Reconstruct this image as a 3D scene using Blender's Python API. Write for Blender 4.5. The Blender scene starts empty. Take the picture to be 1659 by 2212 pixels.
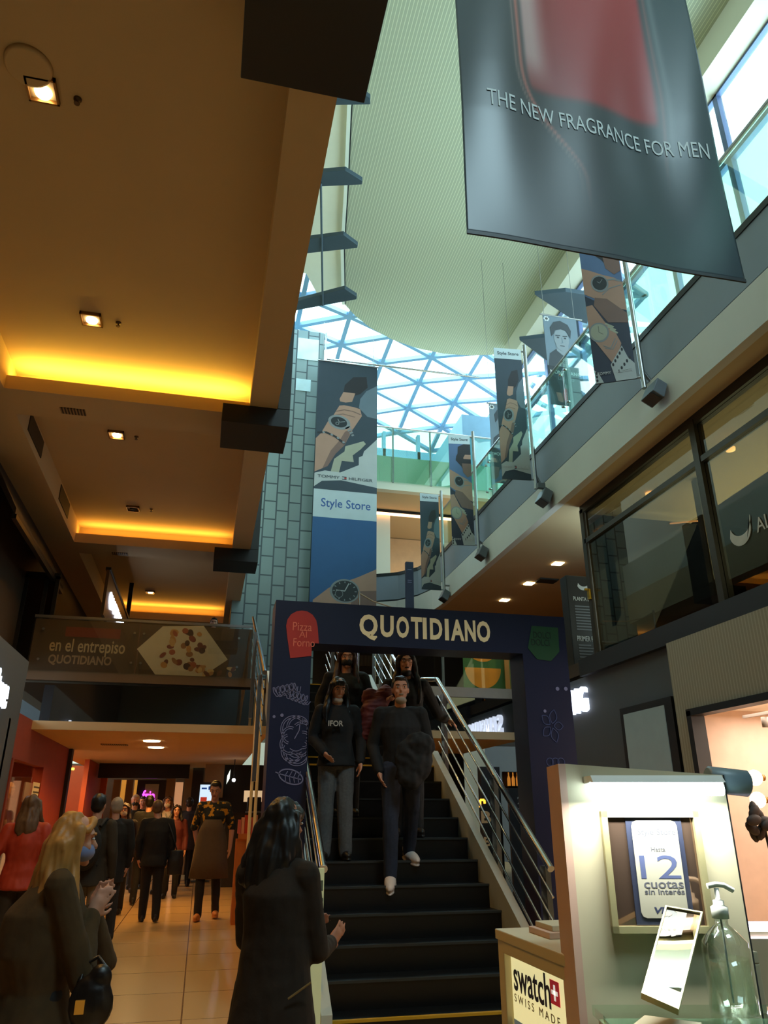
import bpy, math, random
from mathutils import Vector, Matrix, noise
random.seed(7)
PI = math.pi
S = bpy.context.scene
COL = S.collection
# ------------------------------------------------------------------ camera
FPX, CX, CY = 1600.0, 829.5, 1106.0
YAW, PIT, EYE = math.radians(13.0), math.radians(22.3), 1.35
FW = Vector((math.sin(YAW)*math.cos(PIT), math.cos(YAW)*math.cos(PIT), math.sin(PIT)))
RT = Vector((math.cos(YAW), -math.sin(YAW), 0))
UP = RT.cross(FW)
CAM = Vector((0, 0, EYE))
cd = bpy.data.cameras.new('camera'); cam = bpy.data.objects.new('camera', cd); COL.objects.link(cam)
cd.sensor_fit = 'VERTICAL'; cd.sensor_height = 36.0; cd.lens = 36.0*FPX/2212.0
cd.clip_start = 0.05; cd.clip_end = 200
R3 = Matrix((RT, UP, -FW)).transposed()
cam.matrix_world = Matrix.Translation(CAM) @ R3.to_4x4()
S.camera = cam
# ------------------------------------------------------------------ view, world, daylight
S.view_settings.view_transform = 'Standard'; S.view_settings.look = 'None'
S.view_settings.exposure = 0.0; S.view_settings.gamma = 1.0
S.view_settings.use_curve_mapping = False
S.cycles.use_denoising = True
S.cycles.max_bounces = 8; S.cycles.transparent_max_bounces = 16
S.cycles.sample_clamp_indirect = 6.0
S.cycles.caustics_reflective = False; S.cycles.caustics_refractive = False
w = bpy.data.worlds.new('sky'); S.world = w; w.use_nodes = True
bg = w.node_tree.nodes['Background']; bg.inputs[0].default_value = (0.66, 0.90, 1.0, 1); bg.inputs[1].default_value = 4.0

def area(name, loc, target, sx, sy, power, color):
    l = bpy.data.lights.new(name, 'AREA'); l.shape = 'RECTANGLE'; l.size = sx; l.size_y = sy
    l.energy = power; l.color = color
    o = bpy.data.objects.new(name, l); COL.objects.link(o); o.location = loc
    o.rotation_euler = (Vector(target)-Vector(loc)).to_track_quat('-Z', 'Y').to_euler()
    return o
def spot(name, loc, power, color, angle=110, blend=.7, radius=.06, target=None):
    l = bpy.data.lights.new(name, 'SPOT'); l.energy = power; l.color = color
    l.spot_size = math.radians(angle); l.spot_blend = blend; l.shadow_soft_size = radius
    o = bpy.data.objects.new(name, l); COL.objects.link(o); o.location = loc
    if target: o.rotation_euler = (Vector(target)-Vector(loc)).to_track_quat('-Z', 'Y').to_euler()
    return o
DAY = (.62, .90, 1.0)
area('daylight_skylight', (4.2, 17.5, 15.4), (3.0, 14.0, 0), 8, 7, 3400, DAY)
area('daylight_gallery_window', (8.9, 7.5, 8.6), (1.5, 8.0, 13.0), 5, 11, 2000, DAY)
area('rear_fill_light', (3.6, -2.6, 12.6), (3.2, 6.0, 3.5), 4, 3, 800, DAY)  # unseen fill light added behind the camera to brighten the banner and stairs
WARM = (1.0, .52, .12)
WARM2 = (1.0, .66, .30)

# ------------------------------------------------------------------ pixel rays (only to read positions off the photo)
def ray(u, v): return FW + RT*((u-CX)/FPX) - UP*((v-CY)/FPX)
def atX(u, v, X): d = ray(u, v); return CAM + d*(X/d.x)
def atY(u, v, Y): d = ray(u, v); return CAM + d*(Y/d.y)
def atZ(u, v, Z): d = ray(u, v); return CAM + d*((Z-EYE)/d.z)

# ------------------------------------------------------------------ materials
def lin(c): c /= 255.0; return c/12.92 if c <= .04045 else ((c+.055)/1.055)**2.4
def rgb(r, g, b): return (lin(r), lin(g), lin(b), 1)
MATS = {}
def mat(name, col, rough=.6, metal=0, emit=0, noise_amt=.12, scale=6, bump=0, spec=.5, ecol=None, bscale=None, ior=None):
    if name in MATS: return MATS[name]
    m = bpy.data.materials.new(name); m.use_nodes = True; MATS[name] = m
    nt = m.node_tree; b = nt.nodes['Principled BSDF']
    c = rgb(*col)
    b.inputs['Base Color'].default_value = c
    b.inputs['Roughness'].default_value = rough; b.inputs['Metallic'].default_value = metal
    b.inputs['Specular IOR Level'].default_value = spec
    if ior: b.inputs['IOR'].default_value = ior
    if emit:
        b.inputs['Emission Color'].default_value = rgb(*(ecol or col)); b.inputs['Emission Strength'].default_value = emit
    if noise_amt or bump:
        tc = nt.nodes.new('ShaderNodeTexCoord'); n = nt.nodes.new('ShaderNodeTexNoise')
        n.inputs['Scale'].default_value = scale; n.inputs['Detail'].default_value = 3
        nt.links.new(tc.outputs['Object'], n.inputs['Vector'])
        if noise_amt:
            mx = nt.nodes.new('ShaderNodeMix'); mx.data_type = 'RGBA'
            mx.inputs[6].default_value = tuple(x*(1-noise_amt) for x in c[:3])+(1,)
            mx.inputs[7].default_value = tuple(min(1, x*(1+noise_amt)) for x in c[:3])+(1,)
            nt.links.new(n.outputs[0], mx.inputs[0]); nt.links.new(mx.outputs[2], b.inputs['Base Color'])
        if bump:
            bp = nt.nodes.new('ShaderNodeBump'); bp.inputs['Strength'].default_value = bump; bp.inputs['Distance'].default_value = .01
            if bscale:
                n2 = nt.nodes.new('ShaderNodeTexNoise'); n2.inputs['Scale'].default_value = bscale
                nt.links.new(tc.outputs['Object'], n2.inputs['Vector']); nt.links.new(n2.outputs[0], bp.inputs['Height'])
            else: nt.links.new(n.outputs[0], bp.inputs['Height'])
            nt.links.new(bp.outputs[0], b.inputs['Normal'])
    return m
def striped(name, c1, c2, axis, period, width=.12, rough=.7, bump=.4):
    """fine parallel ribs along one object axis"""
    m = bpy.data.materials.new(name); m.use_nodes = True; MATS[name] = m
    nt = m.node_tree; b = nt.nodes['Principled BSDF']; b.inputs['Roughness'].default_value = rough
    tc = nt.nodes.new('ShaderNodeTexCoord'); sp = nt.nodes.new('ShaderNodeSeparateXYZ'); nt.links.new(tc.outputs['Object'], sp.inputs[0])
    def M(op, a, bb=None):
        n = nt.nodes.new('ShaderNodeMath'); n.operation = op
        for i, x in enumerate((a, bb)):
            if x is None: continue
            if isinstance(x, (int, float)): n.inputs[i].default_value = x
            else: nt.links.new(x, n.inputs[i])
        return n.outputs[0]
    fr = M('FRACT', M('DIVIDE', sp.outputs[axis], period))
    k = M('LESS_THAN', fr, width)
    mx = nt.nodes.new('ShaderNodeMix'); mx.data_type = 'RGBA'
    mx.inputs[6].default_value = rgb(*c1); mx.inputs[7].default_value = rgb(*c2)
    nt.links.new(k, mx.inputs[0]); nt.links.new(mx.outputs[2], b.inputs['Base Color'])
    bp = nt.nodes.new('ShaderNodeBump'); bp.inputs['Strength'].default_value = bump; bp.inputs['Distance'].default_value = .02
    nt.links.new(k, bp.inputs['Height']); nt.links.new(bp.outputs[0], b.inputs['Normal'])
    return m
def bricks(name, c1, c2, mortar, sx, sy, gap, rough=.5, axes=(0, 2), offset=.5, rot=False):
    m = bpy.data.materials.new(name); m.use_nodes = True; MATS[name] = m
    nt = m.node_tree; b = nt.nodes['Principled BSDF']; b.inputs['Roughness'].default_value = rough
    tc = nt.nodes.new('ShaderNodeTexCoord'); sp = nt.nodes.new('ShaderNodeSeparateXYZ'); nt.links.new(tc.outputs['Object'], sp.inputs[0])
    cb = nt.nodes.new('ShaderNodeCombineXYZ')
    nt.links.new(sp.outputs[axes[0]], cb.inputs[0]); nt.links.new(sp.outputs[axes[1]], cb.inputs[1])
    br = nt.nodes.new('ShaderNodeTexBrick'); nt.links.new(cb.outputs[0], br.inputs['Vector'])
    br.inputs['Color1'].default_value = rgb(*c1); br.inputs['Color2'].default_value = rgb(*c2); br.inputs['Mortar'].default_value = rgb(*mortar)
    br.inputs['Scale'].default_value = 1; br.inputs['Brick Width'].default_value = sx; br.inputs['Row Height'].default_value = sy
    br.inputs['Mortar Size'].default_value = gap; br.offset = offset
    nt.links.new(br.outputs['Color'], b.inputs['Base Color'])
    bp = nt.nodes.new('ShaderNodeBump'); bp.inputs['Strength'].default_value = .3; bp.inputs['Distance'].default_value = .01; bp.invert = True
    nt.links.new(br.outputs['Fac'], bp.inputs['Height']); nt.links.new(bp.outputs[0], b.inputs['Normal'])
    return m
def glass(name, tint, alpha_mix=.12, rough=.02, gcol=(1, 1, 1, 1), gain=.5):
    """thin architectural pane: mostly transparent with a tint, plus a mirror-like share that grows at grazing angles"""
    m = bpy.data.materials.new(name); m.use_nodes = True; MATS[name] = m
    nt = m.node_tree; nt.nodes.clear()
    out = nt.nodes.new('ShaderNodeOutputMaterial'); mix = nt.nodes.new('ShaderNodeMixShader')
    tr = nt.nodes.new('ShaderNodeBsdfTransparent'); tr.inputs[0].default_value = tint
    gl = nt.nodes.new('ShaderNodeBsdfGlossy'); gl.inputs['Roughness'].default_value = rough; gl.inputs[0].default_value = gcol
    lw = nt.nodes.new('ShaderNodeLayerWeight'); lw.inputs[0].default_value = .25
    mr = nt.nodes.new('ShaderNodeMapRange'); mr.inputs[3].default_value = alpha_mix; mr.inputs[4].default_value = min(1, alpha_mix+gain)
    nt.links.new(lw.outputs['Facing'], mr.inputs[0]); nt.links.new(mr.outputs[0], mix.inputs[0])
    nt.links.new(tr.outputs[0], mix.inputs[1]); nt.links.new(gl.outputs[0], mix.inputs[2]); nt.links.new(mix.outputs[0], out.inputs[0])
    return m

# ------------------------------------------------------------------ object helpers
def V3(*a): return Vector(a)
class Fr:
    """a flat picture plane in the place: origin, right, up"""
    def __init__(s, O, U, V, warp=None):
        s.O = Vector(O); s.U = Vector(U).normalized(); s.V = Vector(V).normalized(); s.N = s.U.cross(s.V).normalized(); s.warp = warp
    def p(s, u, v, d=0):
        if s.warp: d += s.warp(u, v)
        return s.O + s.U*u + s.V*v + s.N*d
class MB:
    def __init__(s): s.v = []; s.f = []; s.mi = []; s.mats = []; s.cur = 0; s.sm = []
    def m(s, mt):
        if mt not in s.mats: s.mats.append(mt)
        s.cur = s.mats.index(mt); return s
    def add(s, vs, fs, smooth=False):
        o = len(s.v); s.v += [Vector(x) for x in vs]
        for f in fs: s.f.append([o+i for i in f]); s.mi.append(s.cur); s.sm.append(smooth)
        return s
    def box(s, x0, x1, y0, y1, z0, z1):
        return s.hexa([(x0,y0,z0),(x1,y0,z0),(x1,y1,z0),(x0,y1,z0),(x0,y0,z1),(x1,y0,z1),(x1,y1,z1),(x0,y1,z1)])
    def hexa(s, p): return s.add(p, [(0,3,2,1),(4,5,6,7),(0,1,5,4),(1,2,6,5),(2,3,7,6),(3,0,4,7)])
    def quad(s, *p): return s.add(p, [tuple(range(len(p)))])
    def prism(s, pts, off):
        n = len(pts); off = Vector(off); a = [Vector(p) for p in pts]; b = [p+off for p in a]
        return s.add(a+b, [tuple(range(n))[::-1], tuple(range(n, 2*n))]+[(i, (i+1) % n, n+(i+1) % n, n+i) for i in range(n)])
    def plate(s, fr, pts, d0, d1):
        a = [fr.p(u, v, d0) for u, v in pts]; b = [fr.p(u, v, d1) for u, v in pts]; n = len(pts)
        return s.add(a+b, [tuple(range(n))[::-1], tuple(range(n, 2*n))]+[(i, (i+1) % n, n+(i+1) % n, n+i) for i in range(n)])
    def rect(s, fr, u0, u1, v0, v1, d0, d1): return s.plate(fr, [(u0,v0),(u1,v0),(u1,v1),(u0,v1)], d0, d1)
    def ell(s, fr, u, v, ru, rv, d0, d1, n=24, a0=0, a1=2*PI, rot=0):
        full = abs(a1-a0) > 6.28
        k = n if full else n+1
        pts = []
        for i in range(k):
            t = a0+(a1-a0)*i/n; x, y = ru*math.cos(t), rv*math.sin(t)
            pts.append((u+x*math.cos(rot)-y*math.sin(rot), v+x*math.sin(rot)+y*math.cos(rot)))
        return s.plate(fr, pts, d0, d1)
    def ring(s, fr, u, v, r0, r1, d0, d1, n=28, sq=1.0):
        for i in range(n):
            a, b = 2*PI*i/n, 2*PI*(i+1)/n
            s.plate(fr, [(u+r0*math.cos(a), v+sq*r0*math.sin(a)), (u+r1*math.cos(a), v+sq*r1*math.sin(a)), (u+r1*math.cos(b), v+sq*r1*math.sin(b)), (u+r0*math.cos(b), v+sq*r0*math.sin(b))], d0, d1)
        return s
    def stroke(s, fr, pts, wd, d0, d1):
        for (a, b), (c, d) in zip(pts[:-1], pts[1:]):
            L = math.hypot(c-a, d-b) or 1e-6; nx, ny = -(d-b)/L*wd/2, (c-a)/L*wd/2
            s.plate(fr, [(a-nx, b-ny), (c-nx, d-ny), (c+nx, d+ny), (a+nx, b+ny)], d0, d1)
        return s
    def tube(s, p, q, r, n=10, r2=None):
        return s.path([p, q], r, n, r2)
    def path(s, pts, r, n=10, r2=None):
        pts = [Vector(p) for p in pts]; rings = []; K = len(pts)
        for i, p in enumerate(pts):
            t = (pts[min(i+1, K-1)]-pts[max(i-1, 0)]).normalized()
            a = t.cross(Vector((0, 0, 1))); a = a if a.length > 1e-3 else t.cross(Vector((1, 0, 0))); a.normalize(); b = t.cross(a)
            rr = r if r2 is None else r+(r2-r)*i/(K-1)
            rings.append([p+(a*math.cos(2*PI*k/n)+b*math.sin(2*PI*k/n))*rr for k in range(n)])
        vs = [x for g in rings for x in g]; fs = []
        for i in range(K-1):
            for k in range(n): fs.append((i*n+k, i*n+(k+1) % n, (i+1)*n+(k+1) % n, (i+1)*n+k))
        s.add(vs, fs, True); o = len(vs)
        s.add(rings[0], [tuple(range(n))]); s.add(rings[-1], [tuple(range(n))[::-1]]); return s
    def lathe(s, c, prof, n=24, axis=None):
        c = Vector(c); vs = []; fs = []
        for r, z in prof:
            for k in range(n):
                p = Vector((r*math.cos(2*PI*k/n), r*math.sin(2*PI*k/n), z))
                if axis is not None: p = Vector((0, 0, 1)).rotation_difference(Vector(axis)) @ p
                vs.append(c+p)
        for i in range(len(prof)-1):
            for k in range(n): fs.append((i*n+k, i*n+(k+1) % n, (i+1)*n+(k+1) % n, (i+1)*n+k))
        s.add(vs, fs, True)
        K = len(prof)-1
        s.f.append([len(s.v)-len(vs)+k for k in range(n)][::-1]); s.mi.append(s.cur); s.sm.append(False)
        s.f.append([len(s.v)-len(vs)+K*n+k for k in range(n)]); s.mi.append(s.cur); s.sm.append(False)
        return s
    def sph(s, c, r, R=None, nu=14, nv=9):
        c = Vector(c); r = Vector(r) if hasattr(r, '__len__') else Vector((r, r, r)); vs = []; fs = []
        for j in range(nv+1):
            th = PI*j/nv
            for i in range(nu):
                ph = 2*PI*i/nu
                p = Vector((r.x*math.sin(th)*math.cos(ph), r.y*math.sin(th)*math.sin(ph), r.z*math.cos(th)))
                if R: p = R @ p
                vs.append(c+p)
        for j in range(nv):
            for i in range(nu): fs.append((j*nu+i, (j+1)*nu+i, (j+1)*nu+(i+1) % nu, j*nu+(i+1) % nu))
        return s.add(vs, fs, True)
    def limb(s, p, q, r0, r1, n=12):
        p, q = Vector(p), Vector(q)
        s.sph(p, r0, nu=n, nv=6); s.sph(q, r1, nu=n, nv=6); return s.path([p, q], r0, n, r1)
    def loft(s, rings, n=20, R=None):
        vs = []; fs = []
        for c, rx, ry in rings:
            for k in range(n):
                p = Vector((rx*math.cos(2*PI*k/n), ry*math.sin(2*PI*k/n), 0))
                if R: p = R @ p
                vs.append(Vector(c)+p)
        K = len(rings)
        for i in range(K-1):
            for k in range(n): fs.append((i*n+k, i*n+(k+1) % n, (i+1)*n+(k+1) % n, (i+1)*n+k))
        fs.append(tuple(range(n))[::-1]); fs.append(tuple(range((K-1)*n, K*n)))
        return s.add(vs, fs, True)
    def mesh(s, name, inv=None):
        me = bpy.data.meshes.new(name)
        vs = [inv @ x for x in s.v] if inv else s.v
        me.from_pydata([tuple(x) for x in vs], [], s.f)
        for mt in s.mats: me.materials.append(mt)
        me.polygons.foreach_set('material_index', s.mi); me.polygons.foreach_set('use_smooth', s.sm)
        me.update(); return me
    def build(s, name, parent=None, bevel=0):
        inv = ROOT[parent.name].inverted() if parent else None
        ob = bpy.data.objects.new(name, s.mesh(name, inv)); COL.objects.link(ob)
        if parent: ob.parent = parent; ROOT[ob.name] = ROOT[parent.name]
        else: ROOT[ob.name] = Matrix.Identity(4)
        if bevel:
            md = ob.modifiers.new('bevel', 'BEVEL'); md.width = bevel; md.segments = 2; md.limit_method = 'ANGLE'
        return ob
ROOT = {}
def thing(name, label, cat, loc=(0, 0, 0), rotz=0, group=None):
    o = bpy.data.objects.new(name, None); COL.objects.link(o); o.location = loc; o.rotation_euler = (0, 0, rotz); o.empty_display_size = .1
    o['label'] = label; o['category'] = cat
    if group: o['group'] = group
    ROOT[o.name] = Matrix.Translation(Vector(loc)) @ Matrix.Rotation(rotz, 4, 'Z')
    return o
def tag(o, label, cat, group=None, kind=None):
    o['label'] = label; o['category'] = cat
    if group: o['group'] = group
    if kind: o['kind'] = kind
    return o
def struct(o, label=None):
    o['kind'] = 'structure'
    if label: o['label'] = label
    return o
def copy_tree(o, parent=None):
    c = o.copy(); COL.objects.link(c); ROOT[c.name] = ROOT[o.name]
    if parent: c.parent = parent
    for ch in list(o.children): copy_tree(ch, c)
    return c
def text(fr, s, u0, u1, v0, v1, mt, parent, name='lettering', d=.002, th=.002, bold=0, shear=0, mirror=False, label=None):
    """lettering stretched to fill a box on a picture plane"""
    cu = bpy.data.curves.new('t', 'FONT'); cu.body = s; cu.size = 1; cu.offset = bold; cu.shear = shear; cu.extrude = 0; cu.resolution_u = 3
    ob = bpy.data.objects.new('t', cu); COL.objects.link(ob)
    bpy.context.view_layer.update()
    me = bpy.data.meshes.new_from_object(ob.evaluated_get(bpy.context.evaluated_depsgraph_get()))
    bpy.data.objects.remove(ob); bpy.data.curves.remove(cu)
    xs = [v.co.x for v in me.vertices]; ys = [v.co.y for v in me.vertices]
    a, b, c, e = min(xs), max(xs), min(ys), max(ys)
    pts = [(u0+(v.co.x-a)/(b-a)*(u1-u0), v0+(v.co.y-c)/(e-c)*(v1-v0)) for v in me.vertices]
    if mirror: pts = [(u1+u0-p, q) for p, q in pts]
    faces = [tuple(p.vertices) for p in me.polygons]
    mb = MB().m(mt); n = len(pts)
    edges = {}
    for f in faces:
        for i in range(len(f)):
            k = (f[i], f[(i+1) % len(f)]); edges[k] = 1
    side = [(i, j, n+j, n+i) for i, j in edges if (j, i) not in edges]
    mb.add([fr.p(u, v, d) for u, v in pts]+[fr.p(u, v, d+th) for u, v in pts], [tuple(i for i in f[::-1]) for f in faces]+[tuple(n+i for i in f) for f in faces]+side)
    bpy.data.meshes.remove(me)
    o = mb.build(name, parent)
    if label: o['label'] = label
    return o
# ------------------------------------------------------------------ palette
CEIL = mat('warm_plaster', (196,170,130), .8, noise_amt=.05, scale=1.5)
CREAM = mat('cream_plaster', (214,210,190), .8, noise_amt=.04, scale=1)
WHITEB = mat('white_band_paint', (206,202,192), .7, noise_amt=.06, scale=2)
GREYB = mat('grey_panel', (128,136,146), .55, noise_amt=.06, scale=2)
BLACKP = mat('black_laminate', (26,27,28), .5, noise_amt=.1, scale=2)
DARKM = mat('dark_metal', (40,38,35), .45, metal=.6)
DARKW = mat('dark_wall', (84,88,92), .6, scale=1)
CHROME = mat('chrome', (200,200,205), .18, metal=1, noise_amt=0)
STEEL = mat('brushed_steel', (150,150,150), .35, metal=1, noise_amt=.1, scale=30)
RUBBER_AND_SHADOW = mat('black_gasket_and_shadow', (14,16,18), .5)
RIBS = striped('ribbed_ceiling', (172,176,152), (214,216,186), 0, .06, .16, .75, .3)
RIBW = striped('ribbed_panel', (158,146,124), (176,164,142), 1, .045, .35, .7, .5)
TILES = bricks('tower_tiles', (120,138,138), (132,150,148), (58,72,76), .46, .29, .018, .45, (2, 0))
FLOORM = bricks('floor_tiles', (200,164,114), (206,170,118), (116,84,56), .92, .92, .006, .22, (0, 1), 0.0)
FINM = mat('fin_grey', (58,74,86), .55, noise_amt=.06)
SKYSTEEL = mat('skylight_steel', (96,132,160), .5, noise_amt=.05)
PANE = glass('clear_glass', (.93, .97, .96, 1), .06)
GREEN_G = glass('green_glass', (.72, .93, .86, 1), .10)
SMOKE = glass('smoked_glass', (.26, .22, .15, 1), .02, .0, gain=.14)
DARKMIRROR = mat('dark_glass', (14,15,16), .02, noise_amt=0, spec=1.0, ior=2.2)
TRACE = mat('dark_void', (16,15,14), .8)

def sbox(name, *b, m=CEIL, label=None):
    return struct(MB().m(m).box(*b).build(name), label)

# ------------------------------------------------------------------ floor and outer walls
sbox('floor', -8, 12, -4, 26, -.2, 0, m=FLOORM)
b = MB().m(mat('floor_joint', (70,50,36), .4))
b.box(-2.45, 2.3, 18.3, 18.36, 0, .004); b.box(-2.45, 2.3, 19.0, 19.12, 0, .004); struct(b.build('trim_1'))
sbox('wall_back', -8, 12, -4.2, -4, 0, 13.2, m=DARKW)
sbox('wall_right', 9.6, 9.8, -4, 26, 0, 6.9, m=DARKW)
sbox('wall_far', -8, 12, 25.8, 26, 0, 13, m=CREAM)

# ------------------------------------------------------------------ left gallery: coffered soffit
ZB, ZC = 5.8, 6.2
XL, XI, XO = -2.55, .17, .49
Y0 = [-3.9, 8.55, 13.75]; Y1 = [7.95, 13.15, 18.6]
b = MB().m(CEIL)
b.box(-5.0, XO, -4, 20.5, ZC, ZC+.3)                                   # coffer ceiling
b.box(XI, XO, -4, 20.5, ZB, ZC)                                        # edge strip
b.box(-5.0, XL, -4, 20.5, ZB, ZC)                                      # strip along the shops
for a, e in zip(Y1, Y0[1:]+[20.5]):
    b.box(XL, XI, a, e, ZB, ZB+.17); b.box(XL, XI, a+.34, e, ZB+.17, ZC)   # beam with a light cove on top
struct(b.build('ceiling'), 'warm cream coffered soffit over the left walkway')
b = MB().m(CREAM); b.box(XO-.02, XO, -4, 20.5, ZC+.3, 7.3); struct(b.build('trim_2'))
sbox('wall_left_upper', -2.4, -2.2, -4, 20.5, ZC+.3, 13.1, m=CREAM)
for k, a in enumerate(Y1):
    area('cove_light', (-1.2, a+.16, ZB+.20), (-1.2, a+.10, ZC), 2.6, .06, (34, 15, 15)[k], (1, .62, .08) if k == 0 else (1, .50, .07))
# black square boxes at the soffit edge
for i, yf in enumerate((3.33, 8.42, 13.55)):
    b = MB().m(BLACKP)
    b.box(-.14, .64, yf-.70, yf, 5.56, ZB); b.box(XO+.005, .64, yf-.70, yf, ZB, 7.35)
    tag(b.build('edge_box', bevel=.006), ['black square box under the soffit edge, nearest to the camera', 'black square box under the soffit edge, second along the walkway', 'black square box under the soffit edge, farthest along the walkway'][i], 'box', 'black boxes along the soffit edge')
# recessed square downlights, sprinklers, vents
LAMP = mat('lamp_warm', (255,226,170), .5, emit=14, noise_amt=0)
BRASS = mat('lamp_trim', (150,110,60), .35, metal=.8)
GRILLE = striped('grille_slats', (150,122,82), (46,34,22), 0, .035, .5, .6, .6)
dl = [(92,190), (198,687), (252,937), (288,1097), (325,1278)]
names = ['nearest recessed square downlight beside the round ceiling patch', 'square downlight just before the wide yellow cove', 'square downlight in the second coffer, near its vent grille',
         'unlit square downlight in front of the orange cove', 'small square downlight in the far coffer beside the lit sign']
for i, ((u, v), lb) in enumerate(zip(dl, names)):
    p = atZ(u, v, ZC)
    t = thing('downlight', lb, 'ceiling light', p, 0, 'downlights in the left soffit')
    b = MB().m(BRASS); s = .105
    for x0, x1, y0, y1 in ((-s,s,-s,-s+.015), (-s,s,s-.015,s), (-s,-s+.015,-s,s), (s-.015,s,-s,s)):
        b.box(p.x+x0, p.x+x1, p.y+y0, p.y+y1, ZC-.035, ZC)
    b.build('trim', t)
    MB().m(LAMP if i != 3 else DARKM).lathe((p.x, p.y+.03, ZC-.012), [(.0, -.012), (.055, -.010), (.062, .010)], 16).build('bulb', t)
    if i != 3: spot('downlight_beam', (p.x, p.y, ZC-.06), (130, 130, 130, 0, 90)[i], WARM, 125)
for x, y, pw in ((-1.1, 11.0, 130), (-1.1, 3.2, 120)): spot('downlight_beam', (x, y, ZC-.06), pw, WARM, 125)
for i, (u, v) in enumerate(((168,214), (256,697), (295,943), (327,1100))):
    p = atZ(u, v, ZC); b = MB().m(mat('sprinkler_brass', (90,66,40), .4, metal=.5))
    b.lathe((p.x, p.y, ZC), [(.03, 0), (.028, -.012), (.008, -.016), (.008, -.04), (.022, -.042), (.02, -.048)], 12)
    tag(b.build('sprinkler'), 'small ceiling sprinkler beside '+['the nearest downlight', 'the downlight before the yellow cove', 'the lit downlight of the second coffer', 'the unlit downlight'][i], 'sprinkler', 'sprinklers in the left soffit')
for i, (u, v) in enumerate(((158,888), (259,1196))):
    p = atZ(u, v, ZB); b = MB().m(GRILLE); b.box(p.x-.14, p.x+.14, p.y-.07, p.y+.07, ZB-.012, ZB)
    tag(b.build('vent_grille'), ['slatted air vent under the beam of the wide yellow cove', 'small air vent under the beam of the orange cove'][i], 'vent', 'vents under the beams')
for i, (u, v) in enumerate(((76,948), (137,1092))):
    p = atX(u, v, XL); b = MB().m(GRILLE); b.box(XL, XL+.012, p.y-.42, p.y+.42, ZB+.10, ZC-.05)
    tag(b.build('side_grille'), ['tall slatted grille in the left side of the second coffer, nearer one', 'tall slatted grille in the left side of the second coffer, farther one'][i], 'vent', 'grilles in the coffer side')
p = atZ(62, 140, ZC); tag(MB().m(CEIL).lathe((p.x, p.y, ZC), [(.16, 0), (.155, -.03), (.14, -.035)], 28).build('ceiling_patch'), 'round plaster patch behind the nearest downlight', 'ceiling cover')

# ------------------------------------------------------------------ left upper shop front (mezzanine level) and its sign
b = MB().m(mat('brown_dark_wall', (60,44,30), .6)); b.box(-3.3, -3.05, -4, 20.4, 3.3, ZB); struct(b.build('wall_left'))
p0 = atX(0, 1010, -3.05)
t = thing('shop_awning', 'dark sloping shop awning high on the left, under the soffit', 'awning', (-3.0, 11.5, 5.0))
MB().m(mat('awning_cloth', (44,34,24), .8)).prism([(-3.05, 9.6, 5.75), (-2.62, 9.6, 5.0), (-2.62, 9.6, 4.9), (-3.05, 9.6, 5.6)], (0, 3.6, 0)).build('canopy', t)
MB().m(DARKM).box(-2.66, -2.60, 9.6, 13.2, 4.86, 4.92).build('front_bar', t)
# glazed bay below it
t = thing('upper_shopfront', 'dark framed upper shop window on the left, orange cove glowing behind', 'shop window', (-2.9, 12.2, 3.3))
b = MB().m(DARKM)
for x in (-3.02, -2.72, -2.56): b.box(x-.03, x+.03, 12.42, 12.48, 3.3, 4.95)
b.box(-3.05, -2.53, 12.42, 12.48, 4.9, 5.0); b.build('frame', t)
MB().m(SMOKE).box(-3.02, -2.56, 12.44, 12.45, 3.3, 4.9).build('pane', t)
sa, sb = atX(186, 1206, -1.9), atX(236, 1316, -1.9)
t = thing('projecting_sign', 'flat shop sign box with white lit letters hanging left under the far soffit', 'sign', (-1.9, sb.y, 4.6))
z0, z1 = 4.55, 5.35
MB().m(mat('sign_box', (92,66,40), .4)).box(-1.95, -1.9, 13.2, 16.9, z0, z1).build('panel', t)
b = MB().m(DARKM); b.box(-1.97, -1.88, 16.9, 16.95, z0-.15, ZC); b.box(-1.97, -1.88, 13.2, 16.95, z1, z1+.05); b.build('frame', t)
LITW = mat('lit_letters', (235,240,255), .5, emit=6, noise_amt=0)
text(Fr((-1.9, 16.3, 0), (0, -1, 0), (0, 0, 1)), 'QUOTIDIANO', .2, 2.4, 4.8, 5.1, LITW, t, d=-.06-.0, th=.0, bold=.02) if False else text(Fr((-1.9, 13.2, 0), (0, 1, 0), (0, 0, 1)), 'QUOTIDIANO', .4, 3.0, 4.80, 5.1, LITW, t, d=.006, th=.01, bold=.02, mirror=False)

# ------------------------------------------------------------------ ribbed atrium ceiling
E = [(1.35,7.0), (1.52,9.31), (1.80,11.2), (2.02,12.84), (2.38,14.73)]                    # white trim line
C2 = [(2.38,14.73), (2.78,15.18), (3.23,15.55), (3.9,15.92), (4.63,16.15), (5.4,16.24), (6.08,16.17), (6.7,16.0), (7.2,15.65), (7.3,15.2)]
ZR = 13.0
b = MB().m(RIBS)
pts = [(1.35,-4)]+E+C2[1:]+[(7.3,-4)]
b.prism([(x, y, ZR) for x, y in pts], (0, 0, .25)); struct(b.build('ceiling_ribbed'), 'cream ribbed ceiling slab over the atrium')
b = MB().m(mat('cream_bright', (236,232,210), .8, noise_amt=.03))
pts = [(-2.4,-4), (1.35,-4)]+E+[(1.80,14.75), (1.35,13.9), (-2.4,13.6)]
b.prism([(x, y, ZR+.03) for x, y in pts], (0, 0, .22)); struct(b.build('ceiling_smooth'))
b = MB().m(mat('white_trim', (235,238,225), .5, noise_amt=0))
for (x0, y0), (x1, y1) in zip([(1.35,-4)]+E[:-1], E): b.prism([(x0-.04, y0, ZR-.05), (x0+.03, y0, ZR-.05), (x1+.03, y1, ZR-.05), (x1-.04, y1, ZR-.05)], (0, 0, .09))
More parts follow.
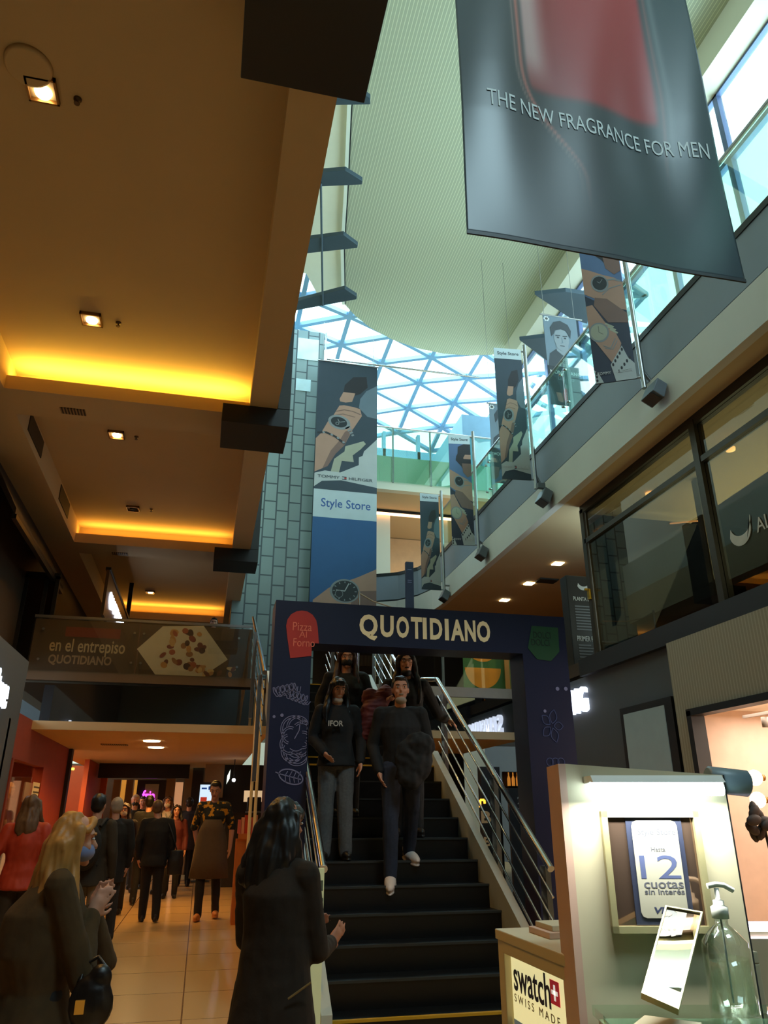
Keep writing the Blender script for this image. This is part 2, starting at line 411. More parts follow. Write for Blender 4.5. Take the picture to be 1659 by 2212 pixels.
struct(b.build('trim_3'))
b = MB().m(RUBBER_AND_SHADOW)  # dark strip drawn in place of the thin shadow line beside the white trim
for (x0, y0), (x1, y1) in zip([(1.35,-4)]+E[:-1], E): b.prism([(x0+.03, y0, ZR-.02), (x0+.055, y0, ZR-.02), (x1+.055, y1, ZR-.02), (x1+.03, y1, ZR-.02)], (0, 0, .04))
struct(b.build('shadow_line_strip'))
# fins (dark trapezoid brackets) under both edges of that ceiling
def fin(pxs, z, label, grp):
    b = MB().m(FINM); b.prism([atZ(u, v, z) for u, v in pxs], (0, 0, .10)); return tag(b.build('ceiling_fin', bevel=.01), label, 'ceiling fin', grp)
G1 = 'dark fins along the left ceiling edge'
fin([(560,205), (775,195), (800,212), (800,226), (700,228), (560,238)], 12.3, 'dark trapezoid fin just below the nearest black box', G1)
fin([(560,383), (746,368), (783,391), (782,399), (697,403), (560,416)], 12.3, 'dark trapezoid fin, second below the ceiling line beside the smooth strip', G1)
fin([(560,530), (742,507), (773,530), (772,536), (668,547), (560,566)], 12.3, 'blue-grey trapezoid fin, third along the left ceiling edge', G1)
fin([(560,672), (745,624), (771,641), (770,647), (644,670), (560,700)], 12.3, 'pale blue fin lowest on the left, in front of the skylight', G1)
G2 = 'dark fins along the right ceiling edge'
fin([(1155,637), (1222,630), (1290,640), (1268,700), (1232,688)], 11.0, 'dark pointed fin at the right ceiling edge, above the black portrait banner', G2)
fin([(1122,735), (1180,728), (1230,735), (1215,800), (1185,782)], 11.0, 'dark pointed fin beside the black portrait banner, lower of the right pair', G2)
a, c = atZ(693, 395, 12.3), atZ(697, 660, 12.3)
tag(MB().m(FINM).tube(a, c, .022).build('tie_rod'), 'thin dark tie rod linking the left ceiling fins', 'rod')
a, c = atZ(743, 640, 12.25), atZ(745, 700, 12.9)

# ------------------------------------------------------------------ skylight over the far hall
def dome(x, y):
    return 13.35+.75*max(0, 1-((x-4)/7)**2-((y-17.5)/6)**2)
b = MB().m(SKYSTEEL); L = 1.36
def strut(p, q, wd=.06, h=.12):
    p, q = Vector(p), Vector(q); t = (q-p).normalized(); s = t.cross(Vector((0,0,1))).normalized()*wd; u = Vector((0,0,h))
    b.hexa([p-s-u, p+s-u, q+s-u, q-s-u, p-s, p+s, q+s, q-s])
ny, nx = 7, 9
P = {}
for j in range(ny+1):
    for i in range(nx+1):
        x = -2.6+i*L; y = 12.4+j*L+(L/2 if i % 2 else 0); P[i, j] = Vector((x, y, dome(x, y)))
for (i, j), p in P.items():
    for d in ((0,1), (1,0), (1, -1 if i % 2 == 0 else 1)):
        q = P.get((i+d[0], j+d[1]))
        if q: strut(p, q)
for p in P.values(): b.lathe((p.x, p.y, p.z-.05), [(.09, -.07), (.09, .02)], 8)
win = struct(b.build('window_1'), 'skylight of triangular steel grid over the far hall')
b = MB().m(PANE)
for i in range(nx):
    for j in range(ny):
        b.quad(P[i,j]+Vector((0,0,.03)), P[i+1,j]+Vector((0,0,.03)), P[i+1,j+1]+Vector((0,0,.03)), P[i,j+1]+Vector((0,0,.03)))
g = b.build('pane'); g.parent = win
# ring beam and clerestory behind
b = MB().m(mat('beam_blue', (92,126,146), .6))
b.box(1, 9.6, 21.6, 21.9, 12.2, 12.75); b.box(1, 9.6, 21.6, 21.9, 11.55, 11.8)
for x in (1.4, 2.6, 3.8, 5.0, 6.2, 7.4, 8.6): b.box(x-.05, x+.05, 21.6, 21.8, 9, 13.4)
b.box(6.35, 7.3, 17.6, 21.6, 9.7, 12.0)
struct(b.build('trim_5'))
# right gallery glazing
b = MB().m(mat('mullion_blue', (88,104,140), .45, metal=.3))
XW = 7.3
for y in [2.2, 3.9, 5.6, 7.3, 9.0, 10.7, 12.4, 14.1, 15.8]: b.box(XW, XW+.10, y-.05, y+.05, 6.9, 13.0)
for z in (8.2, 9.6, 11.0, 12.4): b.box(XW, XW+.10, -4, 16, z-.045, z+.045)
wn = struct(b.build('window_2'), 'glazed wall of the upper right gallery')
g = MB().m(PANE).box(XW+.04, XW+.05, -4, 16, 6.9, 13.0).build('pane'); g.parent = wn
sbox('wall_right_upper', 7.35, 7.5, -4, 2.2, 6.9, 13.2, m=CREAM)
b = MB().m(CREAM); b.box(6.9, 7.3, -4, 15.5, 12.4, 13.0); struct(b.build('trim_6'))

# ------------------------------------------------------------------ right gallery slab, fascia and balustrade
XF = 4.85; YE = 15.4
curve = [(XF, YE), (4.80, 15.9), (4.62, 16.5), (4.25, 17.0), (3.7, 17.3), (3.0, 17.4)]
def band(mt, z0, z1, dx, name, th=.12, y0=-4):
    b = MB().m(mt); b.box(XF+dx, XF+dx+th, y0, YE, z0, z1)
    for (x0, ya), (x1, yb) in zip(curve[:-1], curve[1:]): b.prism([(x0+dx, ya, z0), (x1+dx, yb, z0), (x1+dx+.12, yb+.1, z0), (x0+dx+.12, ya, z0)], (0, 0, z1-z0))
    return struct(b.build(name))
band(WHITEB, 5.70, 6.20, 0, 'trim_7'); band(RUBBER_AND_SHADOW, 6.20, 6.245, .05, 'trim_8'); band(GREYB, 6.245, 6.85, .035, 'trim_9'); band(RUBBER_AND_SHADOW, 6.85, 6.93, .02, 'trim_10', .1)
b = MB().m(CEIL); b.box(XF+.12, 9.6, -4, 21, 5.72, 5.95); b.box(XF+.15, 9.6, -4, 21, 6.7, 6.9); b.box(2.3, 9.6, 17.45, 21.0, 5.72, 5.95); struct(b.build('ceiling_right'))
STUD = mat('steel_stud', (190,195,195), .2, metal=1, noise_amt=0)
t = thing('glass_balustrade', 'long green glass balustrade with steel posts along the upper right gallery', 'balustrade', (XF+.1, 6, 6.93))
y = -1.0
while y < YE-.2:
    MB().m(GREEN_G).box(XF+.06, XF+.075, y, min(y+1.62, YE), 6.95, 7.92).build('pane', t)
    b = MB().m(STEEL); b.box(XF+.12, XF+.18, y-.05, y+.01, 6.9, 7.98); b.build('post', t)
    for z in (7.15, 7.72):
        for dy in (-.10, .06): MB().m(STUD).lathe((XF+.03, y+dy, z), [(.022, 0), (.022, .05)], 10, axis=(1,0,0)).build('glass_stud', t)
    y += 1.66
MB().m(STEEL).tube((XF+.12, -2, 8.0), (XF+.12, YE, 8.0), .028).build('handrail', t)
# floodlights on the white band
for i, (u, v) in enumerate(((1422,850), (1182,1076), (1046,1196), (965,1288))):
    p = atX(u, v, XF-.06); t = thing('floodlight', ['grey floodlight on the white band, nearest the shop windows', 'grey floodlight with a bracket, second on the white band', 'grey floodlight between the third and fourth posters on the white band', 'smallest grey floodlight at the far end of the white band'][i], 'floodlight', p, 0, 'floodlights on the white band')
    MB().m(mat('flood_grey', (96,104,112), .5)).prism([(p.x-.16, p.y-.13, p.z-.05), (p.x-.02, p.y-.13, p.z-.13), (p.x+.05, p.y-.13, p.z+.06), (p.x-.07, p.y-.13, p.z+.13)], (0, .26, 0)).build('housing', t, .01)
    MB().m(mat('flood_glass', (54,62,70), .15)).prism([(p.x-.165, p.y-.10, p.z-.055), (p.x-.035, p.y-.10, p.z-.13), (p.x-.037, p.y-.10, p.z-.134), (p.x-.167, p.y-.10, p.z-.059)], (0, .20, 0)).build('lens', t)
    b = MB().m(mat('flood_grey', (96,104,112), .5)); b.box(p.x-.02, XF, p.y-.03, p.y+.03, p.z+.02, p.z+.06)
    if i == 1: b.box(p.x-.14, p.x-.02, p.y-.02, p.y+.05, p.z+.16, p.z+.24)
    b.build('bracket', t)
# small lights and vents under the right gallery
for i, (u, v) in enumerate(((1205,1217), (1143,1260), (1090,1296))):
    p = atZ(u, v, 5.72); b = MB().m(LAMP); b.box(p.x-.09, p.x+.09, p.y-.09, p.y+.09, 5.705, 5.72)
    tag(b.build('ceiling_lamp'), ['square lamp in the orange ceiling, nearest the corner post', 'square lamp in the orange ceiling left of the black vent', 'farthest square lamp in the orange ceiling above the blue portal'][i], 'ceiling light', 'lamps in the orange ceiling')
    spot('ceiling_lamp_beam', (p.x, p.y, 5.66), 130, WARM, 130)
p = atZ(1181, 1253, 5.72); tag(MB().m(BLACKP).box(p.x-.2, p.x+.2, p.y-.13, p.y+.13, 5.69, 5.72).build('ceiling_vent'), 'black rectangular vent in the orange ceiling', 'vent')
for x, y in ((7.0, 8.0), (7.2, 12.5), (6.0, 16.5)): spot('ceiling_lamp_beam', (x, y, 5.66), 170, WARM, 140)

# ------------------------------------------------------------------ far cross gallery, tower
YG = 16.9
b = MB().m(WHITEB); b.box(2.1, 3.3, YG+.4, YG+.55, 5.7, 6.3); struct(b.build('trim_11'))
b = MB().m(GREYB); b.box(2.1, 3.3, YG+.42, YG+.55, 6.3, 6.85); struct(b.build('trim_12'))
b = MB().m(CREAM); b.box(2.0, 9.6, YG, YG+.2, 9.1, 10.05); struct(b.build('trim_13'))
b = MB().m(CEIL); b.box(2.0, 9.6, YG+.2, 22, 9.12, 9.4); struct(b.build('ceiling_far'))
b = MB().m(CREAM); b.box(2.0, 9.6, YG+.2, 22, 9.75, 9.95); struct(b.build('floor_upper'))
b = MB().m(mat('beige_shop', (196,160,118), .7)); b.box(2.0, 9.6, 20.4, 20.6, 5.9, 9.1); struct(b.build('wall_far_gallery'))
b = MB().m(CREAM); b.box(3.75, 4.42, 18.4, 18.9, 5.9, 9.12); struct(b.build('trim_14'))
def balus(name, label, x0, x1, y, z0, h, n, mt):
    t = thing(name, label, 'balustrade', ((x0+x1)/2, y, z0)); dx = (x1-x0)/n
    for i in range(n):
        MB().m(mt).box(x0+i*dx+.01, x0+(i+1)*dx-.01, y, y+.012, z0, z0+h).build('pane', t)
        MB().m(STEEL).box(x0+i*dx-.02, x0+i*dx+.02, y+.03, y+.07, z0, z0+h+.03).build('post', t)
    MB().m(STEEL).tube((x0, y+.05, z0+h+.05), (x1, y+.05, z0+h+.05), .025).build('handrail', t); return t
balus('glass_balustrade', 'pale green glass balustrade on the top bridge below the skylight', 2.1, 7.2, YG-.06, 9.3, 1.55, 5, GREEN_G)
balus('glass_balustrade', 'short glass balustrade of the far shop level beside the wide blue banner', 2.1, 3.75, YG+.35, 6.88, .95, 2, PANE)
t = thing('strip_lamp', 'long warm strip lamp across the far shop ceiling', 'strip light', (4.6, 18.2, 9.05))
MB().m(mat('strip_warm', (255,190,140), .5, emit=5, noise_amt=0)).box(2.2, 7.2, 18.28, 18.34, 8.98, 9.04).build('tube', t)
MB().m(DARKM).box(2.2, 7.2, 18.26, 18.36, 9.04, 9.12).build('housing', t)
spot('far_gallery_lamp', (3.2, 18.9, 9.0), 60, WARM2, 150); spot('far_gallery_lamp', (5.4, 18.8, 9.0), 60, WARM2, 150)
# far shop: dark opening with goods
b = MB().m(TRACE); b.box(2.1, 3.6, 19.6, 19.65, 6.9, 7.75); struct(b.build('wall_shop_opening'))
b = MB().m(mat('shop_bulkhead', (214,190,150), .7)); b.prism([(2.1, 19.5, 7.75), (2.1, 19.5, 8.55), (3.6, 19.5, 8.05), (3.6, 19.5, 7.95)], (0, .12, 0)); struct(b.build('trim_15'))
cc = [(200,205,190), (90,60,66), (230,230,220), (96,130,190), (150,110,90), (60,60,64), (190,90,70), (220,210,160)]
for i in range(14):
    x = 2.4+.085*i; zz = 6.95+.38*(i % 2)+random.uniform(-.02, .02)
    m_ = mat('garment_%d' % (i % 8), cc[i % 8], .8)
    bb = MB().m(m_); bb.loft([((x, 19.4, zz), .045, .10), ((x, 19.4, zz+.2), .04, .09), ((x, 19.4, zz+.30), .03, .10), ((x, 19.4, zz+.34), .012, .02)], 8)
    tag(bb.build('hanging_garment'), 'small garment on the rack inside the far shop', 'garment', 'garments in the far shop')
tag(MB().m(STEEL).tube((2.3, 19.4, 7.29), (3.7, 19.4, 7.29), .012).tube((2.3, 19.4, 7.67), (3.7, 19.4, 7.67), .012).tube((2.3, 19.4, 6.9), (2.3, 19.4, 7.67), .015).tube((3.7, 19.4, 6.9), (3.7, 19.4, 7.67), .015).build('clothes_rack'), 'steel clothes rack inside the far shop behind glass', 'clothes rack')
tag(MB().m(mat('dome_white', (220,215,205), .4)).lathe((3.35, 19.44, 8.12), [(.05, .06), (.07, .02)], 14).m(TRACE).sph((3.35, 19.44, 8.12), .055).build('dome_camera'), 'small white dome camera with a black eye above the far shop', 'security camera')
# tower
TX0, TX1, TY = .30, 2.17, 16.4
b = MB().m(TILES); b.box(TX0, TX1, TY, TY+1.6, 3.3, 13.25); struct(b.build('wall_tower'), 'tall grey-green tiled tower behind the wide blue banner')
b = MB().m(mat('tower_window', (200,226,232), .1, spec=.8))
p = [(645,712), (700,712)]
b.box(1.47, 2.02, TY-.012, TY, 12.35, 13.0); b.box(1.47, 1.85, TY-.012, TY, 11.4, 11.75); struct(b.build('window_3'))
tag(MB().m(CHROME).box(TX1+.01, TX1+.05, TY-.05, TY, 11.0, 13.25).build('corner_strip'), 'thin pale metal strip up the right corner of the tiled tower', 'metal strip')
tag(MB().m(CHROME).tube((2.15, 15.7, 11.98), (6.2, 15.7, 12.02), .025).build('banner_rail'), 'thin horizontal rail carrying the wide blue banner', 'rail')
# ------------------------------------------------------------------ storefront on the right (first floor)
XS = 5.3; YC = 9.47; ZS0, ZS1 = 3.40, 5.66
FRAMEM = mat('bronze_frame', (58,50,40), .4, metal=.5)
t = thing('glass_storefront', 'dark framed corner shop window on the upper right, full of reflections', 'shop window', (XS, 6.5, ZS0))
def yX(u, v): return atX(u, v, XS).y
mull = [YC, yX(1523, 1050), 3.2]
b = MB().m(FRAMEM)
b.box(XS-.04, XS+.08, 2.0, YC+.04, ZS1-.06, ZS1+.06); b.box(XS-.04, XS+.08, 2.0, YC+.04, ZS0-.03, ZS0+.05)
b.box(XS-.04, XS+.08, YC-.04, YC+.06, ZS0, ZS1); b.build('frame', t)
for y in mull[1:]: MB().m(FRAMEM).box(XS-.05, XS+.08, y-.05, y+.05, ZS0, ZS1).build('mullion', t)
for y0, y1 in ((mull[1], YC), (mull[2], mull[1])):
    z = ZS1-.52; MB().m(FRAMEM).box(XS-.04, XS+.06, y0, y1, z-.035, z+.035).build('transom', t)
    MB().m(SMOKE).box(XS, XS+.01, y0+.05, y1-.05, ZS0+.05, ZS1-.06).build('pane', t)
MB().m(SMOKE).box(XS+.05, 8.5, YC, YC+.01, ZS0+.05, ZS1-.06).build('pane', t)
MB().m(mat('latch_brass', (190,150,60), .3, metal=.9)).box(XS-.07, XS-.04, YC-.03, YC+.03, 4.25, 4.40).box(XS-.12, XS-.05, YC-.015, YC+.015, 4.38, 4.41).build('latch', t)
b = MB().m(mat('band_black', (26,28,32), .5)); b.box(XS-.28, XS+.1, -4, YC+.1, 3.15, ZS0-.02); struct(b.build('trim_16'))
b = MB().m(mat('interior_brown', (64,48,30), .7)); b.box(8.4, 8.5, -4, YC, 3.4, 5.7); struct(b.build('wall_shop_interior'))
sbox('floor_shop', XS-.2, 9.6, -4, 21, 3.2, 3.38, m=mat('shop_floor', (60,46,32), .4))
for i, (y, x) in enumerate(((8.2, 6.4), (6.6, 6.6))):
    b = MB().m(mat('interior_post', (120,112,96), .6)); b.box(x-.06, x+.06, y-.06, y+.06, 3.4, 5.7); struct(b.build('trim_17'))
for i, (u, v) in enumerate(((1403,1068), (1290,1148), (1578,971))):
    p = atX(u, v, 6.0); b = MB().m(LAMP); b.lathe(p, [(.0, -.02), (.055, -.015), (.06, .02)], 16)
    tag(b.build('interior_lamp'), 'round lit lamp behind the upper shop glass, '+['middle one', 'left one near the corner post', 'right one by the mullion'][i], 'lamp', 'lamps behind the shop glass')
b = MB().m(mat('tube_orange', (255,200,150), .5, emit=4, noise_amt=0)); b.tube(atX(1448,1131,6.6), atX(1508,1125,6.6), .012); tag(b.build('neon_tube'), 'thin orange neon tube behind the upper shop glass', 'lamp')
b = MB().m(mat('tube_amber', (255,180,70), .5, emit=3, noise_amt=0)); b.tube(atX(1602,1284,6.2), atX(1610,1310,6.2), .02); tag(b.build('neon_tube'), 'short upright amber lamp low behind the upper shop glass', 'lamp')
spot('shop_lamp', (6.8, 7.4, 5.5), 10, WARM2, 150)
DECAL = mat('decal_cream', (212,200,184), .6)
fr = Fr((XS-.008, YC, 0), (0, -1, 0), (0, 0, 1))
def uv(px, f): # read a decal position off the photo
    d = ray(*px); k = (f.O-CAM).dot(f.N)/d.dot(f.N); q = CAM+d*k-f.O; return q.dot(f.U), q.dot(f.V)
t = thing('window_logo', 'cream crescent moon logo and letters on the upper shop glass', 'logo', fr.p(*uv((1600,1155), fr)))
u0, v0 = uv((1598,1145), fr)
b = MB().m(DECAL)
arc = [(u0+.17*math.cos(a), v0+.17*math.sin(a)) for a in [PI+.25+i*(PI-.5+.5)/16 for i in range(17)]]
arc2 = [(u0+.02+.155*math.cos(a)*1.05, v0+.085+.15*math.sin(a)) for a in [PI+.25+i*(PI-.1)/16 for i in range(17)]]
b.plate(fr, arc+arc2[::-1], 0, .003); b.build('crescent', t)
text(fr, 'AL', u0+.24, u0+.45, v0-.12, v0+.03, DECAL, t, d=0)
# directory totems behind the glass
PRT = mat('print_white', (190,188,182), .6)
def totem(px0, px1, vt, vb, Y, label, lines, dark=(18,18,20)):
    a, c = atY(px0, vt, Y), atY(px1, vt, Y); zb = 3.38
    t = thing('directory_totem', label, 'sign', ((a.x+c.x)/2, Y+.1, zb))
    MB().m(mat('totem_black', dark, .4)).box(a.x, c.x, Y, Y+.22, zb, a.z).build('panel', t, .01)
    f = Fr((a.x, Y, 0), (1, 0, 0), (0, 0, 1)); W = c.x-a.x
    b = MB().m(PRT); cu, cv = W*.55, a.z-.13
    ar = [(cu+.10*math.cos(q), cv+.10*math.sin(q)) for q in [PI+.4+i*(PI-.5)/12 for i in range(13)]]
    ar2 = [(cu+.01+.095*math.cos(q), cv+.045+.085*math.sin(q)) for q in [PI+.4+i*(PI-.5)/12 for i in range(13)]]
    b.plate(f, ar+ar2[::-1], .002, .004); b.build('crescent', t)
    for s, z, h, x0, x1 in lines: text(f, s, W*x0, W*x1, a.z-z-h, a.z-z, PRT, t, bold=.01)
    return t, f, W, a.z
t, f, W, zt = totem(1222, 1284, 1242, 1420, 10.1, 'black floor directory sign at the corner beside the blue portal', [('PLANTA BAJA', .34, .08, .18, .92), ('PRIMER PISO', .95, .08, .18, .92), ('SEGUNDO PISO', 1.36, .07, .15, .92), ('TERCER PISO', 1.68, .07, .18, .92), ('ENTREPISO', 1.85, .07, .18, .88)])
b = MB().m(mat('print_grey', (96,96,96), .6))
for i in range(9): b.rect(f, W*.2, W*(.72+.18*((i*7) % 5)/5), zt-.50-.045*i, zt-.48-.045*i, .002, .004)
for i in range(5): b.rect(f, W*.2, W*(.62+.22*((i*3) % 5)/5), zt-1.10-.045*i, zt-1.08-.045*i, .002, .004)
b.build('small_print', t)
t, f, W, zt = totem(1302, 1392, 1236, 1420, 10.0, 'black sign for shops and food court behind the storefront glass', [('LOCALES', .27, .08, .30, .72), ('COMERCIALES', .37, .08, .15, .85), ('PATIO', .70, .07, .34, .66), ('DE COMIDAS', .79, .08, .22, .84), ('10 A 22 HS', .90, .07, .25, .80)])
b = MB().m(PRT); b.rect(f, W*.18, W*.84, zt-.60, zt-.49, .002, .004); b.build('blank_bar', t)

# ------------------------------------------------------------------ right ground floor wall, ribbed cream panel, lit letters
XR = 5.1
b = MB().m(DARKW); b.box(XR, XR+.15, 7.3, 12.2, 0, 3.15); struct(b.build('wall_right_ground'))
b = MB().m(RIBW); b.box(5.0, 5.12, 4.3, 7.42, 2.36, 3.16); b.box(5.0, 5.12, 7.18, 7.42, 0, 2.36); b.box(5.0, 5.12, -4, 4.3, 0, 3.16); struct(b.build('wall_ribbed'), 'cream ribbed wall panel above the lit shop entrance')
t = thing('wall_display', 'dark framed glowing display in the grey wall below the white letters', 'display', (XR, 8.3, 1.6))
a, c = atX(1352, 1545, XR), atX(1440, 1530, XR)
MB().m(RUBBER_AND_SHADOW).box(XR-.05, XR+.02, 7.55, a.y+.05, 1.2, a.z+.08).build('frame', t)
MB().m(mat('display_face', (120,132,126), .3, emit=.22)).box(XR-.06, XR-.045, 7.70, a.y-.04, 1.25, a.z).build('screen', t)
LETT = mat('white_letters', (225,235,255), .5, emit=2.6, noise_amt=0)
f = Fr((XR, 11.30, 0), (0, -1, 0), (0, 0, 1))
t = thing('lit_letters', 'white lit channel letters on the grey wall beside the blue portal', 'sign', (XR, 10.5, 2.8))
for ch, uu, wd in zip('SAMSUNG', (0, .26, .52, .80, 1.06, 1.32, 1.56), (.20, .21, .24, .20, .20, .19, .21)): text(f, ch, uu, uu+wd, 2.68, 3.02, LETT, t, 'letter', d=0, th=.06, bold=.012)
# lit shop interior behind the entrance
PINK = mat('blush_wall', (222,196,178), .7)
b = MB().m(PINK); b.box(6.6, 6.75, 3.6, 7.9, 0, 2.5); b.box(5.12, 6.6, 7.3, 7.42, 0, 2.5); b.box(5.12, 6.6, 3.6, 3.7, 0, 2.5); struct(b.build('wall_lit_shop'))
b = MB().m(mat('shop_white', (236,228,214), .7)); b.box(5.12, 6.7, 3.6, 7.42, 2.42, 2.5); struct(b.build('ceiling_lit_shop'))
b = MB().m(RUBBER_AND_SHADOW); b.box(4.97, 5.13, 7.12, 7.2, 0, 2.38); b.box(4.97, 5.13, 4.2, 7.2, 2.33, 2.40); struct(b.build('door_1'))
area('lit_shop_lamp', (5.9, 5.8, 2.36), (5.9, 5.8, 0), 1.0, 2.4, 70, (1, .84, .70))
t = thing('track_light', 'small white track spotlights inside the lit shop entrance', 'track light', (5.6, 6.5, 2.3))
MB().m(mat('track_grey', (150,140,130), .5)).box(5.5, 5.54, 5.4, 7.0, 2.30, 2.33).build('rail', t)
for y in (6.7, 6.2, 5.7):
    MB().m(mat('track_grey', (150,140,130), .5)).lathe((5.52, y, 2.18), [(.035, 0), (.035, .10)], 12).build('spot_head', t)
BULB = mat('globe_bulb', (255,214,160), .5, emit=7, noise_amt=0)
for i, (u, v) in enumerate(((1630,1680), (1637,1728))):
    p = atX(u, v, 5.3); t = thing('globe_lamp', ['upper round globe lamp on the blush wall', 'lower round globe lamp on the blush wall, half behind the dark flower'][i], 'lamp', p, 0, 'globe lamps on the blush wall')
    MB().m(BULB).sph(p, .075).build('globe', t); MB().m(BRASS).lathe((p.x+.075, p.y, p.z), [(.03, 0), (.03, .03)], 12, axis=(1,0,0)).build('socket', t)
p = atX(1648, 1775, 4.6)
for y in (6.7, 6.2, 5.7): spot('stair_fill_spot', (5.40, y, 2.22), 55, (1, .84, .70), 40, .6, .05, (1.7, 7.1, 2.25))  # fill spots added to brighten faces on the stairs, apart from the track heads
p = atX(1648, 1775, 4.6)
t = thing('dark_flower', 'dark drooping leaves in front of the globe lamps at the right edge', 'plant', p)
LEAF = mat('dark_leaf', (44,32,26), .6)
for k in range(9):
    a = k*.75; q = p+Vector((-.05+.07*math.cos(a), .05*math.sin(a*1.7), .09*math.sin(a)))
    MB().m(LEAF).sph(q, (.075, .02, .045), Matrix.Rotation(a, 3, 'Y'), 10, 6).build('leaf', t)
MB().m(LEAF).path([(p.x+.02, p.y+.02, p.z-.05), (p.x+.06, p.y+.02, p.z-.6), (p.x+.05, p.y, 0)], .012, 8).build('stem', t)

# ------------------------------------------------------------------ mezzanine: facade at Y = 12
YM = 12.0
SLABG = mat('slab_grey', (150,146,140), .6)
b = MB().m(CEIL); b.box(-2.9, .92, YM-.15, 20.8, 2.50, 2.62); b.box(2.45, 5.05, YM-.15, 20.8, 2.50, 2.62); struct(b.build('ceiling_mezzanine'), 'low plaster ceiling under the mezzanine')
b = MB().m(mat('mezz_floor', (90,72,52), .4)); b.box(-2.9, .92, YM+.1, 20.8, 3.15, 3.3); b.box(2.45, XS, YM+.1, 20.8, 3.15, 3.3); b.box(.92, 2.45, 12.0, 20.8, 3.15, 3.3); struct(b.build('floor_mezzanine'))
b = MB().m(mat('edge_brown', (84,66,44), .5)); b.box(-2.9, .92, YM-.02, YM+.1, 3.22, 3.36); struct(b.build('trim_18'))
b = MB().m(SLABG); b.box(2.45, 5.05, YM-.04, YM+.1, 3.18, 3.34); struct(b.build('trim_19'))
for nm, x0, x1 in (('window_4', -2.75, .80), ('window_5', 2.5, 5.02)):
    b = MB().m(DARKMIRROR); b.box(x0, x1, YM, YM+.03, 2.62, 3.18); struct(b.build(nm), 'dark glass band below the mezzanine edge')
MEZG = glass('tinted_glass', (.55, .45, .33, 1), .05)
POST = mat('poster_brown', (74,50,28), .55, noise_amt=.25, scale=3)
t = thing('mezzanine_balustrade', 'glass balustrade with a brown food poster along the mezzanine edge', 'balustrade', (-1, YM, 3.36))
xs = [-2.70, -1.15, .62]
for x0, x1 in zip(xs[:-1], xs[1:]): MB().m(PANE).box(x0+.008, x1-.008, YM-.03, YM-.018, 3.34, 4.16).build('pane', t)
for x in (-2.55, -1.22, -1.08, .38):
    for z in (3.52, 3.98): MB().m(STUD).lathe((x, YM-.04, z), [(.02, 0), (.02, .02)], 10, axis=(0,1,0)).build('glass_stud', t)
b = MB().m(STEEL); b.box(-2.72, .64, YM+.06, YM+.10, 4.18, 4.22); b.build('handrail', t)
t = thing('food_poster', 'brown poster with a plate of fruit pastry behind the mezzanine glass', 'poster', (-1, YM+.0, 3.36))
f = Fr((-2.68, YM-.008, 3.34), (1, 0, 0), (0, 0, 1))
MB().m(POST).rect(f, 0, 3.28, 0, .80, -.006, 0).build('sheet', t)
pu = lambda px: uv(px, f)
PCREAM = mat('poster_cream', (176,148,108), .6); PDIM = mat('poster_text', (150,118,84), .6); PRED = mat('poster_red', (112,42,22), .6)
a, c = pu((104,1412)), pu((272,1388)); text(f, 'en el entrepiso', a[0], c[0], a[1]-.02, c[1]+.02, PCREAM, t, bold=.012)
a, c = pu((102,1436)), pu((242,1419)); text(f, 'QUOTIDIANO', a[0], c[0], a[1], c[1], PDIM, t, bold=.03)
a, c = pu((140,1376)), pu((262,1358)); MB().m(PRED).rect(f, a[0], c[0], a[1]+.01, c[1]-.01, .001, .002).build('red_print', t)
pl = [pu(q) for q in ((296,1402), (352,1353), (440,1352), (492,1425), (430,1466), (340,1464))]
MB().m(mat('poster_plate', (190,170,140), .6)).plate(f, pl, .001, .003).build('plate_print', t)
b = MB(); cols = [(150,70,40), (120,46,30), (176,120,60), (96,40,34), (140,90,50), (60,26,24), (186,140,84)]
random.seed(3)
for i in range(34):
    q = pu((350+random.uniform(0, 92), 1362+random.uniform(0, 86))); b.m(mat('fruit_%d' % (i % 7), cols[i % 7], .6)); b.ell(f, q[0], q[1], random.uniform(.035, .07), random.uniform(.03, .055), .003+i*.0001, .0042+i*.0001, 12, rot=i)
for i in range(12):
    q = pu((420+random.uniform(0, 95), 1432+random.uniform(0, 30))); b.m(mat('pastry_%d' % (i % 3), [(200,160,100), (170,120,70), (110,60,36)][i % 3], .6)); b.ell(f, q[0], q[1], random.uniform(.04, .08), .03, .007+i*.0001, .0082+i*.0001, 12, rot=i*.5)
b.build('fruit_print', t)
# right part of the mezzanine: green poster with half circles
t = thing('half_circle_poster', 'green panel with orange and cream half circles behind the portal', 'poster', (3.6, YM+.5, 3.4))
YP = 12.6
f = Fr((atY(1003, 1490, YP).x, YP, 0), (1, 0, 0), (0, 0, 1))
q0, q1 = uv((1003,1492), f), uv((1134,1395), f)
q0 = (q0[0], 3.32)
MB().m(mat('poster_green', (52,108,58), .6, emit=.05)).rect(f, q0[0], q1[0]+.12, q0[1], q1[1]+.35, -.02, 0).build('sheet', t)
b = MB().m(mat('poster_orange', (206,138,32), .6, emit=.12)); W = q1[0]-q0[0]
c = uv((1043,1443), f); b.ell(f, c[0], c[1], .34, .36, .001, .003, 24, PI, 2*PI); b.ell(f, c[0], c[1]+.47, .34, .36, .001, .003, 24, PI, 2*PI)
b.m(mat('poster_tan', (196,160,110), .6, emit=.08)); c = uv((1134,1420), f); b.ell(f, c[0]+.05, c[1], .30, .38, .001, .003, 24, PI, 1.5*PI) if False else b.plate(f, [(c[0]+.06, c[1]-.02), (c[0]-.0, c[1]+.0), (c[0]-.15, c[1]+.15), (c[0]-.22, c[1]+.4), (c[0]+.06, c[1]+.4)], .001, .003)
b.plate(f, [(c[0]+.06, c[1]-.16), (c[0]-.20, c[1]-.16), (c[0]-.17, c[1]-.32), (c[0]-.08, c[1]-.46), (c[0]+.06, c[1]-.52)], .001, .003)
b.build('half_circle_print', t)
